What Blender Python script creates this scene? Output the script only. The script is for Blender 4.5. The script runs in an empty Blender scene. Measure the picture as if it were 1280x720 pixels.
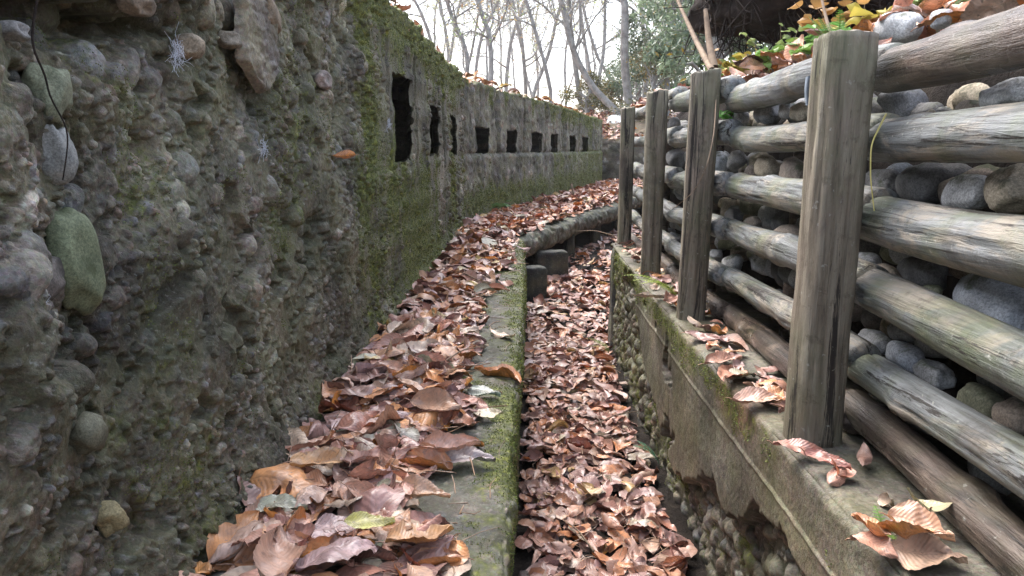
import bpy, math, random
import numpy as np
from mathutils import Vector, Matrix

R = math.radians
SC = bpy.context.scene
COL = SC.collection

# ------------------------------------------------------------------ camera, sky, sun, exposure
CAM_H = 0.8
PITCH = R(11.3)
cd = bpy.data.cameras.new('camera'); cam = bpy.data.objects.new('camera', cd); COL.objects.link(cam)
cam.location = (0, 0, CAM_H); cam.rotation_euler = (R(90) - PITCH, 0, 0)
cd.sensor_width = 36; cd.lens = 36 * 900 / 1280; cd.clip_start = 0.02; cd.clip_end = 1500
SC.camera = cam

world = bpy.data.worlds.new('World'); SC.world = world; world.use_nodes = True
wn = world.node_tree; wn.nodes.clear()
sky = wn.nodes.new('ShaderNodeTexSky'); sky.sky_type = 'NISHITA'; sky.sun_disc = False
sky.sun_elevation = R(55); sky.sun_rotation = R(325); sky.dust_density = 4; sky.air_density = 1.0; sky.ozone_density = 1
hsv = wn.nodes.new('ShaderNodeHueSaturation'); hsv.inputs['Saturation'].default_value = 0.62
hsv.inputs['Value'].default_value = 1.0
bg = wn.nodes.new('ShaderNodeBackground'); bg.inputs[1].default_value = 0.15
wo = wn.nodes.new('ShaderNodeOutputWorld')
wn.links.new(sky.outputs[0], hsv.inputs['Color']); wn.links.new(hsv.outputs[0], bg.inputs[0]); wn.links.new(bg.outputs[0], wo.inputs[0])

sd = bpy.data.lights.new('sun', 'SUN'); sd.energy = 0.5; sd.angle = R(50); sd.color = (1, 0.985, 0.96)
sun = bpy.data.objects.new('sun', sd); COL.objects.link(sun)
sun.rotation_euler = Vector((-math.sin(R(35)) * math.cos(R(55)), math.cos(R(35)) * math.cos(R(55)), math.sin(R(55)))).to_track_quat('Z', 'Y').to_euler()
SC.view_settings.view_transform = 'Standard'; SC.view_settings.look = 'None'
SC.view_settings.gamma = 1; SC.view_settings.exposure = 2.15
SC.view_settings.use_curve_mapping = False
SC.render.engine = 'CYCLES'
SC.cycles.max_bounces = 4; SC.cycles.diffuse_bounces = 2; SC.cycles.glossy_bounces = 2
SC.cycles.use_denoising = True; SC.cycles.denoising_prefilter = 'NONE'; SC.cycles.denoising_input_passes = 'RGB_ALBEDO_NORMAL'

rng = np.random.RandomState(7)
random.seed(7)

# ------------------------------------------------------------------ numpy noise
_T2 = np.random.RandomState(11).rand(256, 256)
_T3 = np.random.RandomState(12).rand(64, 64, 64)
def n2(x, y, seed=0):
    x = np.asarray(x, float) + seed * 17.31; y = np.asarray(y, float) + seed * 9.17
    xi = np.floor(x).astype(int); yi = np.floor(y).astype(int)
    fx = x - xi; fy = y - yi
    fx = fx * fx * (3 - 2 * fx); fy = fy * fy * (3 - 2 * fy)
    a = _T2[xi & 255, yi & 255]; b = _T2[(xi + 1) & 255, yi & 255]
    c = _T2[xi & 255, (yi + 1) & 255]; d = _T2[(xi + 1) & 255, (yi + 1) & 255]
    return (a * (1 - fx) + b * fx) * (1 - fy) + (c * (1 - fx) + d * fx) * fy
def fbm2(x, y, o=4, seed=0):
    v = 0; a = 0.5; t = 0
    for i in range(o):
        v = v + a * n2(x * 2 ** i, y * 2 ** i, seed + i * 3); t += a; a *= 0.5
    return v / t * 2 - 1
def n3(p, seed=0):
    p = p + seed * 7.77
    i = np.floor(p).astype(int); f = p - i; f = f * f * (3 - 2 * f)
    r = 0
    for dx in (0, 1):
        for dy in (0, 1):
            for dz in (0, 1):
                w = (f[:, 0] if dx else 1 - f[:, 0]) * (f[:, 1] if dy else 1 - f[:, 1]) * (f[:, 2] if dz else 1 - f[:, 2])
                r = r + w * _T3[(i[:, 0] + dx) & 63, (i[:, 1] + dy) & 63, (i[:, 2] + dz) & 63]
    return r * 2 - 1
def fbm3(p, o=3, seed=0):
    v = 0; a = 0.5; t = 0
    for k in range(o):
        v = v + a * n3(p * 2 ** k, seed + k); t += a; a *= 0.5
    return v / t
def sstep(a, b, x):
    t = np.clip((x - a) / (b - a), 0, 1); return t * t * (3 - 2 * t)

# pixel of the 1280x720 photograph -> ray from the camera, for measuring where things stand
def ray(x, y):
    a = (x - 640) / 900; u = (360 - y) / 900
    return a, math.cos(PITCH) + u * math.sin(PITCH), u * math.cos(PITCH) - math.sin(PITCH)
def at_z(x, y, z):
    a, b, c = ray(x, y); t = (z - CAM_H) / c
    return Vector((a * t, b * t, z))
def at_x(x, y, X0, k=0.0):
    a, b, c = ray(x, y); t = X0 / (a - k * b)
    return Vector((a * t, b * t, c * t + CAM_H))
def at_d(x, y, Y):
    a, b, c = ray(x, y); t = Y / b
    return Vector((a * t, Y, c * t + CAM_H))
def to_px(P):
    d = P[..., 1] * math.cos(PITCH) - (P[..., 2] - CAM_H) * math.sin(PITCH)
    u = P[..., 1] * math.sin(PITCH) + (P[..., 2] - CAM_H) * math.cos(PITCH)
    return 640 + 900 * P[..., 0] / d, 360 - 900 * u / d, d

# ------------------------------------------------------------------ mesh and object helpers
def mesh_np(name, V, F, mat=None, parent=None, col=None, uv=None, moss=None, smooth=True, attrs=None):
    """V (n,3); F (m,k) int, k = 3 or 4, or a list of such arrays."""
    me = bpy.data.meshes.new(name)
    Fs = F if isinstance(F, list) else [F]
    Fs = [np.asarray(f, np.int64) for f in Fs if len(f)]
    me.vertices.add(len(V)); me.vertices.foreach_set('co', np.asarray(V, np.float32).ravel())
    loops = np.concatenate([f.ravel() for f in Fs]); tot = np.concatenate([np.full(len(f), f.shape[1]) for f in Fs])
    me.loops.add(len(loops)); me.loops.foreach_set('vertex_index', loops.astype(np.int32))
    me.polygons.add(len(tot)); st = np.concatenate([[0], np.cumsum(tot)[:-1]])
    me.polygons.foreach_set('loop_start', st.astype(np.int32)); me.polygons.foreach_set('loop_total', tot.astype(np.int32))
    me.polygons.foreach_set('use_smooth', np.full(len(tot), smooth, bool))
    me.update(calc_edges=True)
    if col is not None:
        c4 = np.ones((len(V), 4), np.float32); c4[:, :3] = col
        a = me.color_attributes.new('Col', 'FLOAT_COLOR', 'POINT'); a.data.foreach_set('color', c4.ravel())
    if moss is not None:
        a = me.attributes.new('moss', 'FLOAT', 'POINT'); a.data.foreach_set('value', np.asarray(moss, np.float32).ravel())
    if attrs:
        for k, v in attrs.items():
            a = me.attributes.new(k, 'FLOAT', 'POINT'); a.data.foreach_set('value', np.asarray(v, np.float32).ravel())
    if uv is not None:
        l = me.uv_layers.new(name='UVMap'); l.data.foreach_set('uv', np.asarray(uv, np.float32)[loops].ravel())
    if mat: me.materials.append(mat)
    o = bpy.data.objects.new(name, me); COL.objects.link(o)
    if parent: o.parent = parent
    return o
def grid_faces(nu, nv, closed_v=False):
    i = np.arange(nu - 1)[:, None]; j = np.arange(nv if closed_v else nv - 1)[None, :]
    j2 = (j + 1) % nv
    a = i * nv + j; b = i * nv + j2; c = (i + 1) * nv + j2; d = (i + 1) * nv + j
    return np.stack([a, b, c, d], -1).reshape(-1, 4)
def empty(name, loc=(0, 0, 0), rot=(0, 0, 0)):
    o = bpy.data.objects.new(name, None); COL.objects.link(o); o.location = loc; o.rotation_euler = rot; o.empty_display_size = .05
    return o
def tag(o, label=None, cat=None, group=None, kind=None):
    if label: o['label'] = label
    if cat: o['category'] = cat
    if group: o['group'] = group
    if kind or cat: o['kind'] = kind or 'thing'
    return o
class Parts:
    """gathers raw geometry for one mesh"""
    def __init__(s): s.V = []; s.F3 = []; s.F4 = []; s.C = []; s.U = []; s.n = 0
    def add(s, V, F, col=(1, 1, 1), uv=None):
        V = np.asarray(V, float); F = np.asarray(F)
        (s.F3 if F.shape[1] == 3 else s.F4).append(F + s.n)
        s.V.append(V); s.C.append(np.broadcast_to(np.asarray(col, float), (len(V), 3)).copy())
        s.U.append(np.zeros((len(V), 2)) if uv is None else uv); s.n += len(V)
    def build(s, name, mat, parent=None, smooth=True):
        F = []
        if s.F4: F.append(np.concatenate(s.F4))
        if s.F3: F.append(np.concatenate(s.F3))
        return mesh_np(name, np.concatenate(s.V), F, mat, parent, np.concatenate(s.C), np.concatenate(s.U), smooth=smooth)
def tube_geo(pts, rad, seg=8, cap=True):
    pts = np.asarray(pts, float); n = len(pts); rad = np.broadcast_to(np.asarray(rad, float), (n,))
    T = np.gradient(pts, axis=0); T /= np.linalg.norm(T, axis=1)[:, None] + 1e-9
    ref = np.array([0, 0, 1.]) if abs(T[:, 2]).mean() < .8 else np.array([1., 0, 0])
    A = np.cross(T, ref); A /= np.linalg.norm(A, axis=1)[:, None] + 1e-9; B = np.cross(T, A)
    th = np.linspace(0, 2 * np.pi, seg, endpoint=False)
    V = pts[:, None] + rad[:, None, None] * (np.cos(th)[None, :, None] * A[:, None] + np.sin(th)[None, :, None] * B[:, None])
    return V.reshape(-1, 3), grid_faces(n, seg, True)
_ico = {}
def ico(sub):
    if sub not in _ico:
        import bmesh
        bm = bmesh.new(); bmesh.ops.create_icosphere(bm, subdivisions=sub, radius=1)
        V = np.array([v.co[:] for v in bm.verts]); F = np.array([[v.index for v in f.verts] for f in bm.faces]); bm.free()
        _ico[sub] = (V, F)
    return _ico[sub]

# ------------------------------------------------------------------ materials
def newmat(name):
    m = bpy.data.materials.new(name); m.use_nodes = True; nt = m.node_tree; nt.nodes.clear()
    out = nt.nodes.new('ShaderNodeOutputMaterial'); b = nt.nodes.new('ShaderNodeBsdfPrincipled')
    nt.links.new(b.outputs[0], out.inputs[0]); return m, nt, b
class N:
    def __init__(s, nt): s.nt = nt
    def link(s, a, b): s.nt.links.new(a, b)
    def new(s, t, **k):
        n = s.nt.nodes.new(t)
        for a, v in k.items(): setattr(n, a, v)
        return n
    def coord(s, kind='Object', scale=(1, 1, 1), rnd=False):
        tc = s.new('ShaderNodeTexCoord'); mp = s.new('ShaderNodeMapping'); mp.inputs['Scale'].default_value = scale
        s.link(tc.outputs[kind], mp.inputs[0])
        if rnd:
            oi = s.new('ShaderNodeObjectInfo'); mu = s.new('ShaderNodeMath', operation='MULTIPLY'); mu.inputs[1].default_value = 37
            s.link(oi.outputs['Random'], mu.inputs[0]); s.link(mu.outputs[0], mp.inputs['Location'])
        return mp.outputs[0]
    def noise(s, vec, scale, detail=4, rough=.6, dist=0.):
        n = s.new('ShaderNodeTexNoise'); n.inputs['Scale'].default_value = scale; n.inputs['Detail'].default_value = detail
        n.inputs['Roughness'].default_value = rough; n.inputs['Distortion'].default_value = dist
        s.link(vec, n.inputs['Vector']); return n.outputs[0]
    def voro(s, vec, scale, feature='F1', out='Distance'):
        n = s.new('ShaderNodeTexVoronoi', feature=feature); n.inputs['Scale'].default_value = scale; s.link(vec, n.inputs['Vector']); return n.outputs[out]
    def ramp(s, fac, stops, interp='LINEAR'):
        n = s.new('ShaderNodeValToRGB'); cr = n.color_ramp; cr.interpolation = interp
        while len(cr.elements) < len(stops): cr.elements.new(.5)
        for e, (p, c) in zip(cr.elements, stops):
            e.position = p; e.color = (*((c,) * 3 if isinstance(c, (int, float)) else c), 1)
        s.link(fac, n.inputs[0]); return n.outputs[0]
    def mix(s, fac, a, b, blend='MIX'):
        n = s.new('ShaderNodeMix', data_type='RGBA', blend_type=blend)
        for sock, v in ((n.inputs[0], fac), (n.inputs[6], a), (n.inputs[7], b)):
            if isinstance(v, bpy.types.NodeSocket): s.link(v, sock)
            elif isinstance(v, (int, float)): sock.default_value = v if sock == n.inputs[0] else (v, v, v, 1)
            else: sock.default_value = (*v, 1)
        return n.outputs[2]
    def math(s, op, a, b=0.):
        n = s.new('ShaderNodeMath', operation=op)
        for sock, v in ((n.inputs[0], a), (n.inputs[1], b)):
            if isinstance(v, bpy.types.NodeSocket): s.link(v, sock)
            else: sock.default_value = v
        return n.outputs[0]
    def attr(s, name, out='Color'):
        n = s.new('ShaderNodeAttribute', attribute_name=name); return n.outputs[out]
    def bump(s, h, strength=.5, dist=.01, prev=None):
        n = s.new('ShaderNodeBump'); n.inputs['Strength'].default_value = strength; n.inputs['Distance'].default_value = dist
        s.link(h, n.inputs['Height'])
        if prev is not None: s.link(prev, n.inputs['Normal'])
        return n.outputs[0]

def mat_aggregate(name, rough=.82, fine=1.0):
    """weathered concrete with its pebbles; pebble and matrix colours ride on the mesh, moss grows by its own mask"""
    m, nt, b = newmat(name); q = N(nt); v = q.coord('Object')
    c = q.attr('Col'); n1 = q.noise(v, 90, 5, .7); n2_ = q.noise(v, 9, 4, .6)
    c = q.mix(1, c, q.ramp(n1, [(.3, .45), (.5, 1.0), (.72, 1.6)]), 'MULTIPLY')
    c = q.mix(q.ramp(n2_, [(.46, 0.), (.66, .5)]), c, (.105, .075, .055))
    c = q.mix(1, c, q.ramp(q.noise(v, 3.1, 5, .65), [(.38, .45), (.52, 1.0), (.64, 1.6)]), 'MULTIPLY')
    vs = q.voro(v, 160, out='Color'); c = q.mix(.35, c, q.mix(1, c, q.mix(.6, vs, (1, 1, 1)), 'MULTIPLY'))
    c = q.mix(q.ramp(q.noise(v, 5.5, 5, .65), [(.40, 0.), (.62, .62)]), c, q.mix(1, q.mix(.5, c, (.12, .12, .12)), (1.0, 1.08, .62), 'MULTIPLY'))   # thin film of algae
    c = q.mix(q.ramp(q.noise(v, 120, 3, .7), [(.60, 0.), (.70, .5)]), c, (.30, .28, .24))
    # pale lichen flecks
    c = q.mix(q.ramp(q.noise(v, 38, 5, .75), [(.62, 0.), (.70, .55)]), c, (.30, .31, .28))
    ms = q.attr('moss', 'Fac'); mm = q.math('ADD', q.math('MULTIPLY', q.noise(v, 55, 5, .75), 1.1), q.math('SUBTRACT', ms, .75))
    mm = q.math('ADD', mm, q.math('MULTIPLY', q.math('SUBTRACT', q.noise(v, 13, 3, .6), .5), .9))
    mf = q.ramp(mm, [(.34, 0.), (.62, .85)])
    mc = q.ramp(q.noise(v, 42, 4, .7), [(.3, (.026, .036, .010)), (.52, (.10, .115, .022)), (.68, (.27, .29, .05))])
    c = q.mix(mf, c, mc)
    nt.links.new(c, b.inputs['Base Color'])
    nt.links.new(q.ramp(q.noise(v, 25, 3), [(.35, rough - .25), (.6, rough)]), b.inputs['Roughness'])
    b.inputs['Specular IOR Level'].default_value = .35
    h = q.bump(q.noise(v, 220, 4, .7), .55 * fine, .004); h = q.bump(q.noise(v, 45, 5, .7), .7 * fine, .012, h)
    nt.links.new(h, b.inputs['Normal']); return m

def mat_wood(name, stops, axis='x', algae=.4, rough=.75, wet=.0, bare=None):
    m, nt, b = newmat(name); q = N(nt)
    sc = (1, 14, 14) if axis == 'x' else (14, 14, 1)
    v = q.coord('Object', sc, True); v1 = q.coord('Object', (1, 1, 1), True)
    sc2 = (2.2, 40, 40) if axis == 'x' else (40, 40, 2.2); v2 = q.coord('Object', sc2, True)
    st = q.noise(v, 2.2, 6, .65, .6)
    c = q.ramp(st, stops)
    if bare:   # patches where the dark outer wood has flaked to pale wood
        c = q.mix(q.ramp(q.noise(q.coord('Object', (3, 9, 9) if axis == 'x' else (9, 9, 3), True), 1.6, 6, .7, .8), [(.50, 0.), (.60, .9)]), c, q.ramp(q.noise(v2, 1.3, 4, .6), [(.3, tuple(x * .55 for x in bare)), (.7, bare)]))
    c = q.mix(q.ramp(q.noise(v1, 6, 5, .65), [(.46, 0.), (.66, algae)]), c, (.13, .16, .07))
    c = q.mix(q.ramp(q.noise(v2, 1.0, 5, .7), [(.54, 0.), (.68, .65)]), c, tuple(x * .30 for x in stops[0][1]))
    c = q.mix(q.ramp(q.noise(v1, 3.2, 5, .7), [(.54, 0.), (.66, .6)]), c, (.05, .04, .032))
    c = q.mix(q.ramp(q.noise(v2, .45, 7, .8, 1.2), [(.56, 0.), (.60, .95)]), c, (.018, .014, .012))       # open checks and bark scraps
    c = q.mix(q.ramp(q.noise(v1, 26, 5, .75), [(.57, 0.), (.66, .55)]), c, q.mix(1, c, (.45, .42, .38), 'MULTIPLY'))
    c = q.mix(q.ramp(q.noise(v1, 60, 3, .6), [(.66, 0.), (.72, .6)]), c, (.38, .38, .34))
    nt.links.new(c, b.inputs['Base Color'])
    nt.links.new(q.ramp(q.noise(v1, 4, 3), [(.35, rough - .2 - wet), (.65, rough)]), b.inputs['Roughness'])
    b.inputs['Specular IOR Level'].default_value = .4
    h = q.bump(q.noise(v2, 1.0, 6, .75), .9, .006); h = q.bump(st, .6, .012, h); h = q.bump(q.noise(v1, 45, 4, .7), .35, .004, h)
    nt.links.new(h, b.inputs['Normal']); return m

def mat_stone(name):
    m, nt, b = newmat(name); q = N(nt); v = q.coord('Object', (1, 1, 1), True)
    c = q.attr('Col')
    c = q.mix(1, c, q.ramp(q.noise(v, 260, 3, .8), [(.32, .55), (.5, 1.0), (.66, 1.40)]), 'MULTIPLY')
    c = q.mix(1, c, q.ramp(q.noise(v, 14, 5, .65), [(.35, .6), (.65, 1.3)]), 'MULTIPLY')
    ge = q.new('ShaderNodeNewGeometry'); sx = q.new('ShaderNodeSeparateXYZ'); q.link(ge.outputs['Normal'], sx.inputs[0])
    up = q.math('ADD', q.math('MULTIPLY', sx.outputs[2], .12), q.noise(v, 16, 5, .7))
    c = q.mix(q.ramp(up, [(.60, 0.), (.72, .8)]), c, (.055, .07, .03))
    nt.links.new(c, b.inputs['Base Color']); b.inputs['Roughness'].default_value = .72; b.inputs['Specular IOR Level'].default_value = .35
    nt.links.new(q.bump(q.noise(v, 120, 4, .75), .5, .004), b.inputs['Normal']); return m

def mat_leaf(name, rough=.42, coat=.25):
    m, nt, b = newmat(name); q = N(nt)
    uvn = q.new('ShaderNodeUVMap'); sx = q.new('ShaderNodeSeparateXYZ'); q.link(uvn.outputs[0], sx.inputs[0])
    u = sx.outputs[0]; av = q.math('ABSOLUTE', q.math('SUBTRACT', sx.outputs[1], .5))   # 0 at midrib, .5 at margin
    ph = q.math('MULTIPLY', q.math('SUBTRACT', q.math('MULTIPLY', u, 15.), q.math('MULTIPLY', av, 6.5)), 6.2832)
    s = q.math('SINE', ph)                                   # herringbone of side veins
    vein = q.ramp(q.math('ADD', q.math('MULTIPLY', s, .5), .5), [(.86, 0.), (.97, 1.)])
    mid = q.ramp(av, [(.0, 1.), (.035, 0.)])
    vv = q.mix(1, vein, mid, 'LIGHTEN')
    c = q.attr('Col'); v = q.coord('Object')
    c = q.mix(1, c, q.ramp(q.noise(v, 30, 4, .65), [(.3, .55), (.5, 1.), (.7, 1.45)]), 'MULTIPLY')
    c = q.mix(q.ramp(q.noise(v, 75, 4, .7), [(.58, 0.), (.66, .65)]), c, (.05, .028, .02))
    c = q.mix(q.ramp(q.noise(v, 13, 3, .6), [(.48, 0.), (.66, .55)]), c, q.mix(1, c, (1.25, 1.25, 1.15), 'MULTIPLY'))
    c = q.mix(q.math('MULTIPLY', vv, .26), c, q.mix(.5, q.mix(1, c, (1.7, 1.6, 1.5), 'MULTIPLY'), (.42, .27, .16)))
    ge = q.new('ShaderNodeNewGeometry')
    c = q.mix(q.math('MULTIPLY', ge.outputs['Backfacing'], .32), c, (.52, .36, .30))
    nt.links.new(c, b.inputs['Base Color'])
    nt.links.new(q.ramp(q.noise(v, 18, 2), [(.35, rough - .12), (.65, rough + .25)]), b.inputs['Roughness'])
    b.inputs['Coat Weight'].default_value = coat; b.inputs['Coat Roughness'].default_value = .28
    h = q.bump(q.math('ADD', q.math('MULTIPLY', s, .5), q.math('MULTIPLY', mid, 1.5)), .35, .0018); h = q.bump(q.noise(v, 140, 3, .6), .3, .002, h)
    nt.links.new(h, b.inputs['Normal']); return m

def mat_plain(name, stops, scale=8, rough=.85, bumps=(40, .6, .01), spec=.3, usecol=False):
    m, nt, b = newmat(name); q = N(nt); v = q.coord('Object')
    c = q.ramp(q.noise(v, scale, 5, .65), stops)
    if usecol: c = q.mix(1, q.attr('Col'), q.ramp(q.noise(v, scale, 4, .6), [(.3, .6), (.7, 1.4)]), 'MULTIPLY')
    nt.links.new(c, b.inputs['Base Color']); b.inputs['Roughness'].default_value = rough; b.inputs['Specular IOR Level'].default_value = spec
    if bumps: nt.links.new(q.bump(q.noise(v, bumps[0], 5, .7), bumps[1], bumps[2]), b.inputs['Normal'])
    return m
def mat_foliage(name, rough=.5, trans=.35):
    m, nt, b = newmat(name); q = N(nt)
    c = q.attr('Col'); nt.links.new(c, b.inputs['Base Color']); b.inputs['Roughness'].default_value = rough
    out = [n for n in nt.nodes if n.type == 'OUTPUT_MATERIAL'][0]
    tr = q.new('ShaderNodeBsdfTranslucent'); q.link(c, tr.inputs[0]); mx = q.new('ShaderNodeMixShader'); mx.inputs[0].default_value = trans
    q.link(b.outputs[0], mx.inputs[1]); q.link(tr.outputs[0], mx.inputs[2]); q.link(mx.outputs[0], out.inputs[0]); return m

M_AGG = mat_aggregate('pebbly_concrete')
M_CON = mat_aggregate('damp_concrete', .75, .6)
M_LOG = mat_wood('weathered_log', [(.33, (.055, .05, .045)), (.45, (.135, .145, .145)), (.58, (.23, .243, .248)), (.72, (.36, .365, .36))], 'x', .6, .66, bare=(.40, .355, .29))
M_LOGD = mat_wood('dark_log', [(.33, (.022, .017, .015)), (.47, (.075, .055, .045)), (.6, (.15, .115, .095)), (.74, (.26, .21, .17))], 'x', .2, .5, .1, bare=(.24, .18, .14))
M_POST = mat_wood('weathered_post', [(.33, (.085, .068, .05)), (.46, (.19, .16, .118)), (.58, (.275, .24, .185)), (.72, (.38, .34, .27))], 'z', .35, .8, bare=(.26, .21, .165))
M_STONE = mat_stone('river_stone')
M_LEAF = mat_leaf('fallen_leaf', .36, .5)
M_SOIL = mat_plain('dark_soil', [(.3, (.012, .009, .007)), (.55, (.028, .021, .016)), (.75, (.055, .042, .030))], 14, .9, (60, .9, .02))
M_GROUND = mat_plain('forest_floor', [(.3, (.05, .03, .018)), (.5, (.15, .08, .045)), (.66, (.26, .14, .075)), (.8, (.10, .11, .04))], 3, .9, (25, 1, .03))
M_FERN = mat_foliage('fern_green', .5, .3)
M_FOL = mat_foliage('leafy_green', .35, .35)
M_BARK = mat_plain('grey_bark', [(.3, (.19, .185, .175)), (.55, (.35, .345, .33)), (.8, (.50, .49, .47))], 7, .85, (30, .7, .02))  # greys kept pale so the colour carries haze on distant trunks
M_ROOT = mat_plain('root_fibres', [(.3, (.012, .008, .007)), (.6, (.032, .022, .018)), (.8, (.075, .05, .04))], 20, .9, (60, .8, .01))
M_TWIG = mat_plain('dry_twig', [(.3, (.12, .08, .055)), (.6, (.26, .19, .13)), (.8, (.38, .30, .21))], 15, .8, (60, .5, .005))
M_MOSS = mat_foliage('moss_green', .7, .25)

# ------------------------------------------------------------------ swept surfaces with real relief
def poly_sampler(pts):
    pts = np.asarray(pts, float); L = np.concatenate([[0], np.cumsum(np.linalg.norm(np.diff(pts, axis=0), axis=1))])
    def f(s):
        x = np.interp(s, L, pts[:, 0]); y = np.interp(s, L, pts[:, 1]); e = .25
        tx = np.interp(s + e, L, pts[:, 0]) - np.interp(s - e, L, pts[:, 0]); ty = np.interp(s + e, L, pts[:, 1]) - np.interp(s - e, L, pts[:, 1])
        n = np.hypot(tx, ty) + 1e-9; return x, y, tx / n, ty / n
    return f, L[-1]
def profile_sampler(prof, rnd=.02):
    """prof: [(offset, z)...]; returns arrays sampled with rounded corners via v"""
    prof = np.asarray(prof, float); L = np.concatenate([[0], np.cumsum(np.linalg.norm(np.diff(prof, axis=0), axis=1))])
    def f(v):
        o = 0; z = 0
        for k in np.linspace(-1, 1, 9):
            o = o + np.interp(v + k * rnd, L, prof[:, 0]); z = z + np.interp(v + k * rnd, L, prof[:, 1])
        o /= 9; z /= 9
        e = rnd * 1.5 + .004
        to = np.interp(v + e, L, prof[:, 0]) - np.interp(v - e, L, prof[:, 0]); tz = np.interp(v + e, L, prof[:, 1]) - np.interp(v - e, L, prof[:, 1])
        n = np.hypot(to, tz) + 1e-9; return o, z, to / n, tz / n
    return f, L
def spaced(a, b, fn):
    out = [a]
    while out[-1] < b: out.append(out[-1] + fn(out[-1]))
    out[-1] = b; return np.array(out)
def sweep(path, prof, S, V, disp, side=1, rnd=.02, ztop=None):
    """side=+1: profile offset goes to the right of the path; outward normal is left-hand of the profile direction"""
    pf, _ = poly_sampler(path); qf, L = profile_sampler(prof, rnd)
    x, y, tx, ty = pf(S); o, z, to, tz = qf(V)
    rx, ry = ty * side, -tx * side
    nO, nZ = tz, -to      # outward: rotate the profile tangent clockwise (profile climbs the face, then runs back)
    P = np.zeros((len(S), len(V), 3))
    P[..., 0] = x[:, None] + rx[:, None] * o[None]; P[..., 1] = y[:, None] + ry[:, None] * o[None]; P[..., 2] = z[None]
    if ztop is not None: P[..., 2] *= np.where(z > .3, 1 + (ztop(S)[:, None] - 1) * (z[None] - .3) / (z.max() - .3), 1) if z.max() > .3 else 1
    Nn = np.zeros_like(P); Nn[..., 0] = rx[:, None] * nO[None]; Nn[..., 1] = ry[:, None] * nO[None]; Nn[..., 2] = nZ[None]
    return P + Nn * disp[..., None], Nn
def pebbles(S, V, n, rfun, base, amp, dens, seed, pal, H, C, sink=.35, asp=(.55, 1.0)):
    """press n pebbles into height map H over (S,V); C takes their colours"""
    g = np.random.RandomState(seed); cand = 0
    while cand < n:
        s0 = S[0] + (S[-1] - S[0]) * g.rand(); v0 = V[0] + (V[-1] - V[0]) * g.rand(); cand += 1
        if g.rand() > dens(s0, v0): continue
        r = rfun(s0, v0, g); q = g.uniform(*asp); a = g.rand() * np.pi
        i0, i1 = np.searchsorted(S, [s0 - r, s0 + r]); j0, j1 = np.searchsorted(V, [v0 - r, v0 + r])
        if i1 - i0 < 2 or j1 - j0 < 2: continue
        ds = S[i0:i1, None] - s0; dv = V[None, j0:j1] - v0
        u = (ds * np.cos(a) + dv * np.sin(a)) / r; w = (-ds * np.sin(a) + dv * np.cos(a)) / (r * q)
        p_ = g.uniform(1.6, 3.0); ph = g.rand() * 6.28
        an = np.arctan2(w, u); wob = 1 + .13 * np.sin(2 * an + ph) + .10 * np.sin(3 * an + ph * 2.3)
        d = (np.abs(u) ** p_ + np.abs(w) ** p_) * wob
        tlt = g.uniform(-.35, .35) * u + g.uniform(-.35, .35) * w
        ic, jc = min(np.searchsorted(S, s0), len(S) - 1), min(np.searchsorted(V, v0), len(V) - 1)
        h = base[ic, jc] + amp(s0, v0) * r * q * (np.sqrt(np.clip(1 - d, 0, 1)) * (1 + tlt * .6) - sink)
        sub = H[i0:i1, j0:j1]; win = (d < 1) & (h > sub)
        sub[win] = h[win]
        c = np.array(pal[g.randint(len(pal))]) * g.uniform(.65, 1.55)
        C[i0:i1, j0:j1][win] = c
PAL = [(.20, .185, .165), (.16, .15, .14), (.24, .21, .17), (.13, .12, .105), (.19, .16, .125), (.22, .19, .17), (.17, .165, .165), (.26, .235, .20), (.14, .125, .10), (.20, .15, .12)]

# ================================================================== THE SETTING
# ---- ground sheet with the trench sunk into it
LW = [(-.675, -1.0), (-.62, 1.3), (-.57, 3.3), (-.475, 7.0), (-.21, 7.99), (.40, 9.71), (.97, 11.39), (1.70, 13.75), (3.2, 17.5)]
RB = [(.86, -1.2), (.88, 2.0), (.90, 4.4), (1.15, 5.4), (1.9, 7.2), (2.9, 9.6), (3.9, 12.4), (4.6, 15.2)]
def side_of(path, X, Y):
    x = np.interp(Y, [p[1] for p in path], [p[0] for p in path]); return X - x
def ground_height(X, Y):
    l = side_of(LW, X, Y); r = side_of(RB, X, Y)
    n = fbm2(X * .6, Y * .6, 4, 3) * .10 + fbm2(X * .08, Y * .08, 3, 5) * .2 * sstep(12, 60, np.hypot(X, Y))
    left = 1.20 + n * .6
    right = 1.0 + .22 * np.clip(r - .3, 0, 6) + .08 * np.clip(r - 6, 0, 50) ** .9 + n
    end = .86 + .13 * np.clip(Y - 14.4, 0, 4) + n * .5
    h = np.where(l < -1.0, left, np.where(r > .12, right, -.85))
    beyond = sstep(16.1, 16.4, Y)
    hb = np.where(l < -1.0, np.maximum(left, end) , end); hb = hb * (1 - sstep(.5, 3, r)) + np.maximum(right, end) * sstep(.5, 3, r)
    return h * (1 - beyond) + hb * beyond
def axis_pts(lo, hi, fine_lo, fine_hi, st):
    a = list(np.arange(fine_lo, fine_hi, st)); x = fine_hi; d = st
    while x < hi: a.append(x); d *= 1.12; x += d
    a.append(hi); x = fine_lo; d = st; b = []
    while x > lo: d *= 1.12; x -= d; b.append(max(x, lo))
    return np.array(sorted(set(b)) + a)
gx = axis_pts(-120, 120, -3, 7, .1); gy = axis_pts(-60, 160, -2, 20, .12)
GX, GY = np.meshgrid(gx, gy, indexing='ij')
P = np.stack([GX, GY, ground_height(GX, GY)], -1)
tag(mesh_np('ground', P.reshape(-1, 3), grid_faces(len(gx), len(gy)), M_GROUND), kind='structure')

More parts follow.
